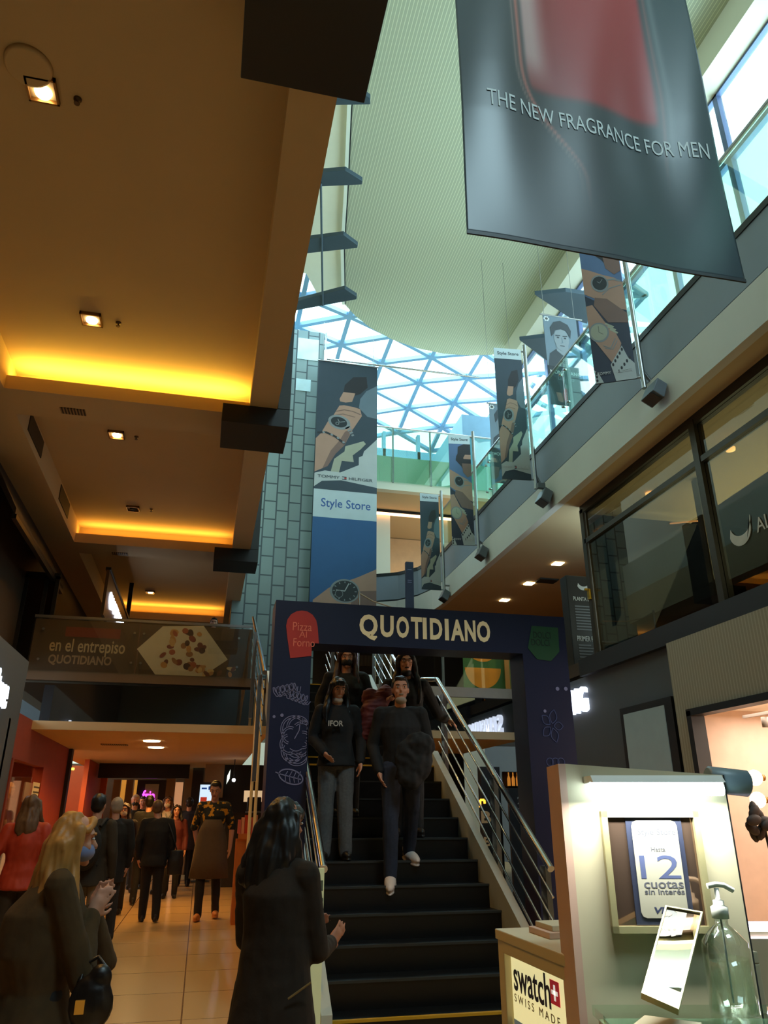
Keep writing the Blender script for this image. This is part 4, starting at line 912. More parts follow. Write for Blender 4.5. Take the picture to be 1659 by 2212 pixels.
def design_a(fr, W, v0, H, t, dark_text, cap):
    k = S_(fr, W, v0, H); b = MB()
    k.poly(b, SL, [(0,0),(1,0),(1,1),(0,1)], 0)
    k.poly(b, HAIRP, flat([(620,480),(760,330),(980,300),(1000,480),(880,600),(780,640),(600,600)]), 1)
    k.poly(b, SLL, flat([(1160,430),(1160,980),(1000,960),(860,830),(880,680),(980,540)]), 1)
    k.poly(b, SKIN_P, flat([(600,600),(795,600),(745,745),(640,770),(550,760),(540,720)]), 2)
    k.poly(b, SKIN_P, flat([(540,830),(620,815),(780,830),(880,850),(910,960),(760,1200),(640,1450),(500,1600),(380,1800),(180,1900),(180,1390),(260,1300),(360,1110),(440,1010)]), 2)
    k.poly(b, SKIN_D, flat([(760,1180),(640,1450),(500,1600),(380,1800),(300,1840),(420,1560),(560,1380),(640,1240)]), 3)
    k.line(b, SKIN_D, flat([(490,930),(620,890),(760,900),(890,940)]), .018, 3); k.line(b, SKIN_D, flat([(450,1000),(600,960),(800,990)]), .014, 3)
    k.ell(b, SILV, (545-180)/980, 1-(1100-115)/2035, .185, .055, 4, -.2); k.ell(b, DIAL, (540-180)/980, 1-(1098-115)/2035, .135, .040, 5, -.2)
    k.line(b, SILV, flat([(545,1100),(520,1050)]), .012, 6); k.line(b, SILV, flat([(545,1100),(640,1080)]), .010, 6); k.ell(b, SILV, .34, .505, .03, .012, 6); k.ell(b, DIAL, .34, .505, .02, .008, 7)
    for i in range(4): k.line(b, SILV, flat([(650+32*i, 1190+34*i), (730+18*i, 1150+42*i)]), .030, 4)
    k.line(b, DIAL, flat([(200,1300),(330,1280),(480,1330),(640,1430)]), .035, 5)
    for p_ in ((300,1285),(430,1310),(530,1350),(620,1410)): k.ell(b, SILV, (p_[0]-180)/980, 1-(p_[1]-115)/2035, .022, .008, 6, -.6)
    k.poly(b, LIGHTC, flat([(940,1360),(980,1400),(900,1490),(770,1600),(790,1700),(600,1700),(560,1880),(430,1880),(480,1680),(640,1550),(650,1470)]), 4)
    k.poly(b, WHITEC, flat([(1160,1310),(950,1520),(930,1590),(870,1620),(870,1740),(580,1880),(340,1870),(180,1920),(180,2150),(1160,2150)]), 5)
    k.poly(b, SL, flat([(180,2120),(300,2030),(600,1995),(1160,2060),(1160,2150),(180,2150)]), 6)
    b.build('picture_print', t)
    m_ = TXTD if dark_text else TXTL
    text(fr, 'TOMMY', .05*W, .40*W, v0+.083*H, v0+.104*H, m_, t, d=.013); text(fr, 'HILFIGER', .55*W, .93*W, v0+.083*H, v0+.104*H, m_, t, d=.013)
    b = MB(); b.m(NAVYP).rect(fr, .44*W, .51*W, v0+.098*H, v0+.105*H, .012, .014).rect(fr, .44*W, .51*W, v0+.082*H, v0+.088*H, .012, .014); b.m(WHITEC).rect(fr, .44*W, .475*W, v0+.088*H, v0+.098*H, .012, .014); b.m(REDS).rect(fr, .475*W, .51*W, v0+.088*H, v0+.098*H, .012, .014); b.build('flag_mark', t)
def design_b(fr, W, v0, H, t):
    k = S_(fr, W, v0, H); b = MB()
    k.poly(b, SKYP, [(0,0),(1,0),(1,1),(0,1)], 0)
    k.poly(b, NAVYP, [(0,0),(1,0),(1,.45),(.6,.52),(.3,.50),(0,.55)], 1)
    k.poly(b, HAIRP, [(.42,.97),(.7,1),(1,1),(1,.68),(.78,.67),(.66,.72),(.55,.77),(.42,.80),(.30,.83),(.33,.87),(.40,.90)], 2)
    k.poly(b, SKIN_P, [(.66,.86),(.74,.89),(1,.89),(1,.845),(.66,.845)], 3)
    k.poly(b, SKIN_D, [(.58,.80),(1,.80),(1,.68),(.82,.66),(.62,.71)], 3)
    k.poly(b, SKIN_P, [(0,.735),(.22,.71),(.52,.67),(.8,.64),(1,.60),(1,.42),(.78,.44),(.55,.50),(.28,.52),(0,.56)], 3)
    k.poly(b, SKIN_D, [(.25,.53),(.55,.51),(1,.40),(1,.34),(.5,.36),(.2,.48)], 4)
    k.ell(b, SILV, .42, .615, .22, .058, 5, .25); k.ell(b, DIAL, .42, .617, .18, .046, 6, .25); k.line(b, SILV, [(.42,.617),(.50,.64)], .012, 7); k.line(b, SILV, [(.42,.617),(.36,.63)], .012, 7)
    k.line(b, SILV, [(.60,.63),(.78,.63),(.95,.61)], .05, 5); k.line(b, SILV, [(.45,.54),(.65,.575),(.95,.585)], .030, 5)
    k.poly(b, SKIN_P, [(0,.48),(.16,.485),(.30,.42),(.42,.365),(.62,.31),(.75,.22),(.55,.10),(.44,.12),(.20,.22),(0,.30)], 5)
    k.ell(b, SILV, .24, .305, .25, .062, 6, .1); k.ell(b, LIGHTC, .24, .306, .21, .052, 7, .1); k.line(b, DIAL, [(.24,.306),(.24,.345)], .008, 8); k.line(b, DIAL, [(.24,.306),(.34,.29)], .008, 8)
    for i in range(3): k.line(b, LIGHTC, [(.42+.05*i,.355-.02*i),(.62+.04*i,.325-.02*i)], .05, 6)
    k.line(b, SILV, [(.30,.22),(.48,.20),(.62,.255)], .022, 7); k.line(b, SILV, [(.34,.205),(.52,.19),(.66,.24)], .022, 7)
    k.poly(b, WHITEC, [(.42,.10),(.75,.205),(.86,.13),(1,.09),(1,.0),(.50,.0)], 7)
    for i in range(5): k.ell(b, HAIRP, .48+.065*i, .098+.021*i, .026, .010, 8); k.ell(b, HAIRP, .60+.075*i, .055+.018*i, .026, .010, 8)
    k.poly(b, WHITEC, [(0,.0),(.2,.0),(.10,.06),(0,.08)], 7)
    for i in range(3): k.ell(b, HAIRP, .05, .06-.022*i, .026, .009, 8)
    b.build('picture_print', t)
    text(fr, 'TOMMY', .07*W, .40*W, v0+.045*H, v0+.062*H, TXTL, t, d=.015); text(fr, 'HILFIGER', .55*W, .92*W, v0+.045*H, v0+.062*H, TXTL, t, d=.015)
def store_strip(fr, W, v0, H, t, m_=None):
    MB().m(STRIPW).rect(fr, 0, W, v0, v0+H, .002, .004).build('white_strip', t)
    text(fr, 'Style Store', .12*W, .90*W, v0+.28*H, v0+.68*H, m_ or STOREB, t, d=.0045, bold=.008)
# -- wide double banner in front of the tower
Y = 15.6; zl = 5.05; a, c = atY(680, 1000, Y), atY(814, 1000, Y); zt = atY(750, 786, Y).z
t = thing('wide_banner', 'wide blue watch banner hanging in front of the tiled tower', 'banner', ((a.x+c.x)/2, Y, zl), 0)
fr = Fr((a.x, Y, 0), (1, 0, 0), (0, 0, 1)); W = c.x-a.x
MB().m(CLOTHB).rect(fr, 0, W, zl, zt, -.012, 0).build('cloth', t)
z1, z2 = atY(745, 1061, Y).z, atY(745, 1121, Y).z
design_a(fr, W, z1, zt-z1, t, True, False); store_strip(fr, W, z2, z1-z2, t)
k = S_(fr, W, zl, z2-zl); b = MB(); zz = lambda v: (atY(745, v, Y).z-zl)/(z2-zl)
k.poly(b, DEEPB, [(0,0),(1,0),(1,1),(0,1)], 0)
k.poly(b, SKIN_P, [(1,zz(1225)),(.72,zz(1245)),(.5,zz(1258)),(.28,zz(1272)),(.05,zz(1300)),(.05,0),(1,0)], 1); k.poly(b, SKIN_D, [(1,zz(1272)),(.75,zz(1275)),(.62,zz(1300)),(.6,0),(1,0)], 2)
cxw, cyw = .52, zz(1277); q = .225; ry = q*W/(z2-zl)*.82
k.ell(b, SILV, cxw, cyw, q, ry, 3); k.ell(b, DIAL, cxw+.005, cyw, q*.87, ry*.87, 4)
for i in range(12): e = i*PI/6; k.line(b, SILV, [(cxw+q*.66*math.cos(e), cyw+ry*.66*math.sin(e)), (cxw+q*.80*math.cos(e), cyw+ry*.80*math.sin(e))], .014, 5)
k.line(b, WHITEC, [(cxw,cyw),(cxw+.06,cyw+ry*.65)], .014, 6); k.line(b, WHITEC, [(cxw,cyw),(cxw-.13,cyw+.005)], .014, 6)
k.ell(b, SILV, cxw-.085, cyw-ry*.25, .06, .06*W/(z2-zl), 5); k.ell(b, DIAL, cxw-.085, cyw-ry*.25, .052, .052*W/(z2-zl), 6)
b.build('watch_print', t)
MB().m(STEEL).tube((a.x-.03, Y-.006, zt), (c.x+.03, Y-.006, zt), .018).build('top_bar', t)
for x in (a.x+.1, c.x-.1): MB().m(STEEL).tube((x, Y, zt), (x, Y, 13.0), .006, 6).build('hanging_wire', t)
# -- posters projecting from the gallery fascia, on round poles
def side_poster(label, XP, rb, lb, vtop, vp, kind, top_extra=0, strip=True):
    Rb = atX(rb[0], rb[1], XP); d = ray(*vp); d.z = 0; d.normalize()
    if d.x < 0: d = -d
    n = d.cross(Vector((0, 0, 1))); ry_ = ray(*lb); kk = (Rb-CAM).dot(n)/ry_.dot(n); Lb = CAM+ry_*kk
    rt_ = ray(*vtop); kk = (Rb-CAM).dot(n)/rt_.dot(n); zt = (CAM+rt_*kk).z+top_extra
    Lb.z = Rb.z = (Lb.z+Rb.z)/2; W = (Rb-Lb).length; H = zt-Rb.z
    fr = Fr((Lb.x, Lb.y, 0), d, (0, 0, 1)); t = thing('hanging_poster', label, 'banner', (Rb.x, Rb.y, Rb.z), 0, 'posters projecting from the upper gallery')
    MB().m(CLOTHB).rect(fr, 0, W, Rb.z, zt, -.010, 0).build('cloth', t)
    z0 = Rb.z; hs = .085*H if strip else 0
    if kind == 'a': design_a(fr, W, z0, H-hs, t, False, False)
    else: design_b(fr, W, z0, H-hs, t)
    if strip: store_strip(fr, W, zt-hs, hs, t, TXTD)
    pb = fr.p(W+.07, z0-.14, -.01); pt = fr.p(W+.07, zt+.10, -.01)
    b = MB().m(STEEL); b.tube(pb, pt, .032, 12); b.build('pole', t)
    for z in (z0+.02, zt-.03): MB().m(STEEL).tube(fr.p(W-.02, z, -.012), fr.p(W+.09, z, -.012), .014, 8).build('clip', t)
    b = MB().m(STEEL); q = fr.p(W+.07, z0+.12, -.01); b.tube(q, (XF+.05, q.y, min(q.z, 6.15)), .02, 8); b.build('wall_bracket', t)
side_poster('poster with two watches on crossed arms, nearest on the gallery, behind the huge dark banner', 4.70, (1376,818), (1287,830), (1258,556), (-5566,1762), 'b', .45, False)
side_poster('poster of a wrist with a steel watch, beside the two small black portrait banners', 4.70, (1148,1038), (1085,1034), (1076,752), (15000,1762), 'a')
side_poster('poster with two watches, third along the gallery, tall and narrow with a white top', 4.70, (1026,1179), (977,1177), (968,939), (18000,1762), 'b')
side_poster('smallest poster of a wrist watch, farthest along the gallery', 4.66, (953,1275), (911,1273), (907,1065), (9000,1762), 'a')
# -- black portrait banners inside the gallery
BLKP, GREYP, GREYD = pr('black', (24,28,34)), pr('portrait_grey', (120,126,132)), pr('portrait_dark', (46,50,56))
def portrait(label, tl, tr, bl, Y, portrait_on=True):
    a, c, e = atY(*tl, Y), atY(*tr, Y), atY(*bl, Y); z0, z1 = e.z, a.z; W = c.x-a.x; H = z1-z0
    fr = Fr((a.x, Y, 0), (1, 0, 0), (0, 0, 1)); t = thing('portrait_banner', label, 'banner', (a.x, Y, z0), 0, 'black portrait banners')
    MB().m(BLKP).rect(fr, 0, W, z0, z1, -.01, 0).build('cloth', t); k = S_(fr, W, z0, H); b = MB()
    k.poly(b, SLL, [(0,.42),(1,.42),(1,1),(0,1)], 0)
    k.poly(b, GREYD, [(.02,.40),(.10,.56),(.30,.62),(.45,.56),(.62,.62),(.90,.56),(.98,.40)], 1)
    k.poly(b, GREYP, [(.32,.60),(.30,.70),(.68,.70),(.66,.60),(.50,.55)], 2); k.ell(b, GREYP, .49, .74, .22, .125, 3); k.poly(b, GREYP, [(.29,.70),(.34,.63),(.48,.60),(.62,.63),(.70,.70)], 3.5)
    k.poly(b, GREYD, [(.20,.76),(.18,.86),(.30,.93),(.5,.955),(.72,.92),(.80,.85),(.76,.76),(.71,.80),(.66,.84),(.50,.855),(.32,.835),(.27,.79)], 4)
    for x in (.39, .60): k.line(b, GREYD, [(x-.07,.775),(x+.07,.78)], .03, 5); k.ell(b, GREYD, x, .755, .035, .009, 5)
    k.line(b, SLL, [(.50,.755),(.52,.70),(.47,.695)], .018, 5); k.line(b, GREYD, [(.43,.662),(.56,.662)], .022, 5)
    k.poly(b, BLKP, [(0,0),(1,0),(1,.42),(0,.42)], 6)
    bot = [(.38,.05),(.36,.12),(.40,.17),(.44,.18),(.44,.215),(.56,.215),(.56,.18),(.60,.17),(.64,.12),(.62,.05)]
    k.poly(b, pr('bottle_red', (150,60,70)), bot, 7); k.poly(b, SILV, [(.45,.18),(.45,.225),(.55,.225),(.55,.18)], 8)
    b.build('picture_print', t)
    text(fr, 'MONTBLANC', .06*W, .94*W, z0+.335*H, z0+.375*H, TXTL, t, d=.012, bold=.01); text(fr, 'LEGEND', .27*W, .73*W, z0+.27*H, z0+.30*H, GREYP, t, d=.012)
    b = MB().m(TXTL); cu, cv = .10*W, z0+.96*H
    for i in range(6): b.ell(fr, cu+.03*math.cos(i*PI/3), cv+.03*math.sin(i*PI/3), .028, .022, .003, .005, 10, rot=i*PI/3)
    b.build('star_mark', t)
    MB().m(STEEL).tube((a.x-.05, Y, z1+.01), (c.x+.12, Y, z1+.01), .014).build('top_rod', t)
    for x in (a.x+.03, c.x-.03): MB().m(STEEL).tube((x, Y, z1), (x, Y, 13.0), .004, 6).build('hanging_wire', t)
Yb = atX(1172, 680, 5.25).y
portrait('black banner with a grey portrait and a red bottle, beside the pointed ceiling fins', (1172,680), (1243,684), (1186,872), Yb)
Yb = atX(1060, 880, 5.15).y
portrait('black portrait banner mostly hidden behind the second hanging poster', (1056,872), (1112,876), (1066,1042), Yb)
# -- the huge fragrance banner, close and high
Y = 4.0; a, c = atY(1008, 503, Y), atY(1614, 615, Y); zb = a.z; W = c.x-a.x; zt = 9.6; x0 = a.x-.0
def fold(u, v):
    h = (v-zb)
    return .055*math.sin(2.2*u+.35*h+.4)*min(1, .25+h*.6)+.030*math.sin(6.5*u-.5*h+.6*math.sin(h))*min(1, h*.5+.1)
fr = Fr((x0, Y, 0), (1, 0, 0), (0, 0, 1), fold)
t = thing('fragrance_banner', 'huge dark banner with a red bottle and white lettering hanging close overhead', 'banner', (x0+W/2, Y, zb), 0)
ART = bpy.data.materials.new('fragrance_art'); ART.use_nodes = True
_b = ART.node_tree.nodes['Principled BSDF']; _b.inputs['Roughness'].default_value = .34
_a = ART.node_tree.nodes.new('ShaderNodeVertexColor'); _a.layer_name = 'art'; ART.node_tree.links.new(_a.outputs[0], _b.inputs['Base Color'])
F0 = Fr((x0, Y, 0), (1,0,0), (0,0,1))
nu, nv = 150, 110; b = MB().m(ART); fs = []; vs = []; cols = []
ss = lambda a, c, x: (lambda q: q*q*(3-2*q))(min(1, max(0, (x-a)/(c-a))))
mixc = lambda p, q, k: tuple(p[i]+(q[i]-p[i])*k for i in range(3))
ul = lambda px, v: uv((px, v), F0)[0]
L0, R0 = ul(1120,100)+.02, ul(1408,100); lo = uv((1260,225), F0)[1]; Z0 = lo
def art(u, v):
    c = (54+7*math.sin(u*2.1), 62, 69)
    h = v-Z0
    # bottle glass: outline curves in towards its foot
    k = ss(-.9, .5, h); l = L0+.55*(1-k)**2*.9; r = R0-.10*(1-k)
    body = ss(l-.02, l+.05, u)*(1-ss(r-.05, r+.03, u))*ss(-.04, .10, h)
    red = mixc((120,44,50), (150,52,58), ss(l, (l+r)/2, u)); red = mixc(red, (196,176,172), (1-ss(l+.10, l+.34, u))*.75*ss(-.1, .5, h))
    red = mixc(red, (226,226,224), ss(1.0, 1.25, h-.35*(1-abs((u-(l+r)/2)/(r-l))*2)**2*.0)*.75*ss(l+.15, r-.1, u)*0)
    c = mixc(c, red, body)
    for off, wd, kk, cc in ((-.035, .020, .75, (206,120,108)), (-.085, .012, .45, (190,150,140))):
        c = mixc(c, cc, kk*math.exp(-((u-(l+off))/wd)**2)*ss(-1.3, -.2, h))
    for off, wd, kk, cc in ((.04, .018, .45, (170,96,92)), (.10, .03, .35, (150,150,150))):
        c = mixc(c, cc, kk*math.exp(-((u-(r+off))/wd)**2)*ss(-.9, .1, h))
    return c
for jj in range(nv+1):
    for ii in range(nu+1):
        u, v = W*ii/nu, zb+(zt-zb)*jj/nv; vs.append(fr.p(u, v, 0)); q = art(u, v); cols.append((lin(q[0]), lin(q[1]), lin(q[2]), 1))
for jj in range(nv):
    for ii in range(nu): fs.append((jj*(nu+1)+ii, jj*(nu+1)+ii+1, (jj+1)*(nu+1)+ii+1, (jj+1)*(nu+1)+ii))
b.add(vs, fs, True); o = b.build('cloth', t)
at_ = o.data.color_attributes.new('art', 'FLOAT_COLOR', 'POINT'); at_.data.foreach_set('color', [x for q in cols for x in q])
md = o.modifiers.new('thick', 'SOLIDIFY'); md.thickness = .004; md.offset = -1
a1, c1 = uv((1046,238), F0), uv((1527,312), F0)
text(fr, 'THE NEW FRAGRANCE FOR MEN', a1[0], c1[0], a1[1]-.02, a1[1]+.155, mat('banner_letter', (200,204,204), .6), t, d=.005, th=.001)
b = MB().m(mat('banner_hem', (30,36,42), .5))
for i in range(40): b.prism([fr.p(W*i/40, zb-.012, -.006), fr.p(W*(i+1)/40, zb-.012, -.006), fr.p(W*(i+1)/40, zb+.02, -.006), fr.p(W*i/40, zb+.02, -.006)], (0, -.014, 0))
b.build('bottom_hem', t)
MB().m(STEEL).tube((x0-.05, Y, zt+.02), (x0+W+.05, Y, zt+.02), .03).build('top_bar', t)
b = MB().m(STEEL)
b.tube((x0+.2, Y, zt), (x0+.2, Y, 13.0), .008, 6); b.build('hanging_wire', t); MB().m(STEEL).tube((x0+W-.2, Y, zt), (x0+W-.2, Y, 13.0), .008, 6).build('hanging_wire', t)
# ------------------------------------------------------------------ watch kiosk in the right foreground
KW = mat('kiosk_white', (208,196,164), .5, noise_amt=.04); KSIDE = mat('kiosk_side', (206,170,150), .5)
def D_(u, v, D):  # point at horizontal heading distance D along the camera heading
    d = ray(u, v); return CAM+d*(D/(d.x*math.sin(YAW)+d.y*math.cos(YAW)))
HX = Vector((math.cos(YAW), -math.sin(YAW), 0)); HY = Vector((math.sin(YAW), math.cos(YAW), 0)); UZ = Vector((0, 0, 1))
DP = 2.2
pl, pr_ = D_(1214, 1750, DP), D_(1573, 1750, DP); pl.z = pr_.z = 0; WP = (pr_-pl).length
kf = Fr(pl, HX, UZ)                                                    # panel front plane; local u right, v up
ztop = D_(1214, 1650, DP).z; zc = .92
t = thing('kiosk_panel', 'white upright kiosk panel carrying the framed payment notice', 'panel', pl)
b = MB().m(KW).prism([kf.p(.02, 0, 0), kf.p(WP, 0, 0), kf.p(WP, ztop-.03, 0), kf.p(.02, ztop, 0)], HY*.16); b.build('board', t)
MB().m(KSIDE).prism([kf.p(0, 0, 0), kf.p(.02, 0, 0), kf.p(.02, ztop, 0), kf.p(0, ztop, 0)], HY*.16).build('side_cheek', t)
MB().m(RUBBER_AND_SHADOW).prism([kf.p(WP, 0, .001), kf.p(WP+.004, 0, .001), kf.p(WP+.004, ztop-.03, .001), kf.p(WP, ztop-.03, .001)], HY*.16).build('edge_strip', t)
ku = lambda px: uv(px, kf)
# tube lamp over the panel
TUBE = mat('tube_white', (225,248,255), .5, emit=11, noise_amt=0)
a, c = ku((1262,1706)), ku((1536,1702))
t = thing('tube_lamp', 'bright white tube lamp across the top of the kiosk panel', 'lamp', kf.p(a[0], a[1], .06))
MB().m(TUBE).tube(kf.p(a[0], a[1], .07), kf.p(c[0], a[1], .07), .018, 14).build('tube', t)
MB().m(mat('lamp_shade_white', (230,238,238), .4)).prism([kf.p(a[0], a[1]+.016, .10), kf.p(a[0], a[1]+.034, .08), kf.p(a[0], a[1]+.034, 0), kf.p(a[0], a[1]+.016, 0)], HX*(c[0]-a[0])).build('shade', t)
o = area('tube_light', kf.p((a[0]+c[0])/2, a[1]-.02, .075), kf.p((a[0]+c[0])/2, .9, .15), 0.38, .02, 5.5, (.95, 1.0, .94))
q = ku((1576,1690)); t = thing('round_spotlight', 'grey round spotlight head at the upper right of the kiosk panel', 'spotlight', kf.p(q[0], q[1], 0))
MB().m(mat('spot_grey', (120,140,150), .4)).lathe(kf.p(q[0]+.005, q[1]+.005, -.04), [(.030, -.05), (.036, -.045), (.036, .06), (.030, .065)], 20, axis=HX*.9+Vector((0,0,-.1))).build('head', t)
MB().m(mat('spot_grey', (120,140,150), .4)).tube(kf.p(q[0], q[1], -.04), kf.p(WP-.02, q[1], -.08), .012, 10).build('arm', t)
# framed notice
t = thing('framed_notice', 'silver framed notice about twelve payments on the kiosk panel', 'notice', kf.p(.05, zc, 0))
FR_S = mat('frame_champagne', (186,176,132), .3, metal=.5); MIRR = mat('mirror_brown', (150,122,104), .06, metal=.85, noise_amt=0)
o4 = [ku(x) for x in ((1292,1752), (1508,1752), (1536,2012), (1316,2014))]
u0, u1, v1, v0 = min(o4[0][0], o4[3][0])+.005, max(o4[1][0], o4[2][0])-.008, o4[0][1], o4[3][1]
MB().m(MIRR).rect(kf, u0+.01, u1-.01, v0+.01, v1-.01, .004, .008).build('mirror_backing', t)
e = .016
for r in ((u0, u1, v0, v0+e), (u0, u1, v1-e, v1), (u0, u0+e, v0, v1), (u1-e, u1, v0, v1)): MB().m(FR_S).rect(kf, r[0], r[1], r[2], r[3], .002, .022).build('frame_bar', t)
pw = u1-u0; p0, p1 = u0+.25*pw, u0+.82*pw
def rrect(u0, u1, v0, v1, r): return [(u1-r+r*math.cos(q), v0+r+r*math.sin(q)) for q in (-PI/2, -PI/4, 0)]+[(u1-r+r*math.cos(q), v1-r+r*math.sin(q)) for q in (0, PI/4, PI/2)]+[(u0+r+r*math.cos(q), v1-r+r*math.sin(q)) for q in (PI/2, .75*PI, PI)]+[(u0+r+r*math.cos(q), v0+r+r*math.sin(q)) for q in (PI, 1.25*PI, 1.5*PI)]
nt_ = MB().m(mat('notice_blue', (42,46,64), .4)).plate(kf, [(p0, v0+.018), (p1, v0+.018), (p1, v1-.014), (p0, v1-.014)], .008, .012).build('notice_border', t)
MB().m(mat('notice_white', (166,160,142), .5, noise_amt=.02)).plate(kf, rrect(p0+.014, p1-.014, v0+.034, v1-.024, .014), .012, .014).build('notice_sheet', t)
NB = mat('notice_text_blue', (74,82,116), .5); ND = mat('notice_text', (84,84,92), .5); pc = (p0+p1)/2+.004; pw = p1-p0; H = v1-v0; ht = lambda px: ku((1425, px))[1]
text(kf, 'Style Store', pc-.34*pw, pc+.34*pw, ht(1807), ht(1790), ND, t, d=.014, th=.0005)
text(kf, 'Hasta', pc-.13*pw, pc+.12*pw, ht(1839), ht(1829), ND, t, d=.014, th=.0005)
text(kf, '12', pc-.36*pw, pc+.34*pw, ht(1897), ht(1847), NB, t, d=.014, th=.0005)
text(kf, 'cuotas', pc-.33*pw, pc+.36*pw, ht(1918), ht(1902), ND, t, d=.014, th=.0005, bold=.01)
text(kf, 'sin interés', pc-.33*pw, pc+.36*pw, ht(1931), ht(1919), ND, t, d=.014, th=.0005, bold=.01)
text(kf, 'VISA', pc-.20*pw, pc+.20*pw, ht(1972), ht(1958), mat('visa_navy', (44,50,80), .5), t, d=.014, th=.0005, bold=.03, shear=.2)
# counter with the lit brand panel (left face)
ca, cc_ = atZ(1080, 2005, 1.0), atZ(1214, 2067, 1.0)
XK = 1.0; YK0, YK1 = 2.08, ca.y
t = thing('watch_counter', 'white kiosk counter with a glowing watch brand panel on its left side', 'counter', (XK+.3, 2.3, 0))
b = MB().m(KW); b.box(XK, XK+.55, YK0, YK1, .97, 1.0); b.box(XK+.008, XK+.55, YK1-.05, YK1, 0, .97); b.box(XK+.06, XK+.55, YK0, YK1-.05, 0, .97); b.box(XK+.004, XK+.06, YK0, YK1-.05, .935, .97); b.box(XK+.004, XK+.06, YK0, YK1-.05, 0, .25); b.build('body', t, .003)
lf = Fr((XK+.03, YK1-.05, 0), (0, -1, 0), (0, 0, 1)); WL = YK1-.05-YK0
pnl = MB().m(mat('light_panel', (236,228,168), .4, emit=.75, noise_amt=.08, scale=2)).rect(lf, .004, WL, .25, .93, -.004, 0).build('light_panel', t)
SWN = mat('brand_navy', (38,46,96), .5); SWR = mat('brand_red', (200,44,60), .5, emit=.25); SWG = mat('brand_grey', (150,140,130), .5); WHT = mat('brand_white', (240,236,226), .5, emit=.6)
lu = lambda px: uv(px, lf)
a, c = lu((1111,2118)), lu((1190,2150))
zb_ = (lu((1111,2118))[1]+lu((1190,2165))[1])/2
text(lf, 'swatch', a[0], c[0], zb_-.022, lu((1111,2078))[1]+.008, SWN, pnl, d=.001, th=.001, bold=.012)
a, c = lu((1193,2140)), lu((1208,2172)); s_ = c[0]-a[0]; vm = (a[1]+c[1])/2+.012; um = (a[0]+c[0])/2; hh = .030
b = MB().m(SWR); b.rect(lf, um-hh, um+hh, vm-hh, vm+hh, .001, .002); b.m(WHT).rect(lf, um-hh*.18, um+hh*.18, vm-hh*.65, vm+hh*.65, .002, .003).rect(lf, um-hh*.65, um+hh*.65, vm-hh*.18, vm+hh*.18, .002, .003); b.build('cross_mark', pnl)
a, c = lu((1112,2140)), lu((1211,2206)); zs = lu((1112,2140))[1]
text(lf, 'S W I S S   M A D E', a[0], c[0], zs-.028, zs-.006, SWG, pnl, d=.001, th=.001)
MB().m(mat('brand_bluegrey', (130,152,160), .5, emit=.2)).rect(lf, .006, WL, .25, lu((1104,2195))[1], .0005, .001).build('lower_strip', pnl)
q = atZ(1180, 2022, 1.0); t = thing('cream_tray', 'flat cream tray on the counter top beside the kiosk panel', 'tray', q)
MB().m(KSIDE).box(q.x-.02, q.x+.22, q.y-.07, q.y+.09, 1.0, 1.018).build('base', t, .002); MB().m(KW).box(q.x+.0, q.x+.22, q.y-.05, q.y+.08, 1.018, 1.034).build('lid', t, .002)
# glass counter in front
t = thing('glass_counter', 'glass topped display counter at the lower right corner', 'counter', kf.p(.4, 0, .3))
CG = glass('counter_glass', (.80, .92, .84, 1), .14)
MB().m(KW).prism([kf.p(.04, 0, .03), kf.p(1.2, 0, .03), kf.p(1.2, .885, .03), kf.p(.04, .885, .03)], -HY*.75).build('cabinet', t)
MB().m(CG).prism([kf.p(.03, .89, .015), kf.p(1.25, .89, .015), kf.p(1.25, .912, .015), kf.p(.03, .912, .015)], -HY*.82).build('glass_top', t)
MB().m(mat('display_felt', (176,184,168), .7)).prism([kf.p(.05, .8865, .04), kf.p(1.2, .8865, .04), kf.p(1.2, .8885, .04), kf.p(.05, .8885, .04)], -HY*.6).build('liner', t)
ZG = .913
# tilted counter mirror
t = thing('counter_mirror', 'tilted silver framed mirror standing on the glass counter', 'mirror', atZ(1425, 2170, ZG))
bl, br = atZ(1390, 2152, ZG), atZ(1468, 2180, ZG)
DM = 1.98
c0, c1, c2, c3 = D_(1385,2150,1.87), D_(1466,2186,1.83), D_(1518,1974,2.12), D_(1437,1960,2.15)
zmin = min(c0.z, c1.z); 
nn = (c1-c0).cross(c3-c0).normalized()
if nn.dot(HY) > 0: nn = -nn
CHAMP = mat('mirror_frame', (206,196,150), .3, metal=.4); MIR = mat('mirror_glass', (190,186,172), .02, metal=1, noise_amt=0)
lerp = lambda p, q, k: p+(q-p)*k
B = lambda s, r: lerp(lerp(c0, c1, s), lerp(c3, c2, s), r)
MB().m(MIR).prism([B(.05,.14)+nn*.002, B(.95,.14)+nn*.002, B(.95,.985)+nn*.002, B(.05,.985)+nn*.002], -nn*.004).build('glass', t)
b = MB().m(CHAMP)
for s0, s1, r0, r1 in ((0,1,0,.14), (0,.05,.14,1), (.95,1,.14,1), (.05,.95,.985,1)): b.prism([B(s0,r0)+nn*.006, B(s1,r0)+nn*.006, B(s1,r1)+nn*.006, B(s0,r1)+nn*.006], -nn*.014)
b.build('frame', t)
m0 = (c0+c1)/2; b = MB().m(KW); ux = (c1-c0); ux.z = 0; ux.normalize(); uy = UZ.cross(ux); uy = uy if uy.dot(HY) > 0 else -uy
b.hexa([m0-ux*.07-uy*.02+UZ*(ZG-m0.z), m0+ux*.07-uy*.02+UZ*(ZG-m0.z), m0+ux*.07+uy*.10+UZ*(ZG-m0.z), m0-ux*.07+uy*.10+UZ*(ZG-m0.z), m0-ux*.06-uy*.01+UZ*(ZG+.025-m0.z), m0+ux*.06-uy*.01+UZ*(ZG+.025-m0.z), m0+ux*.06+uy*.09+UZ*(ZG+.025-m0.z), m0-ux*.06+uy*.09+UZ*(ZG+.025-m0.z)]); b.build('foot', t)
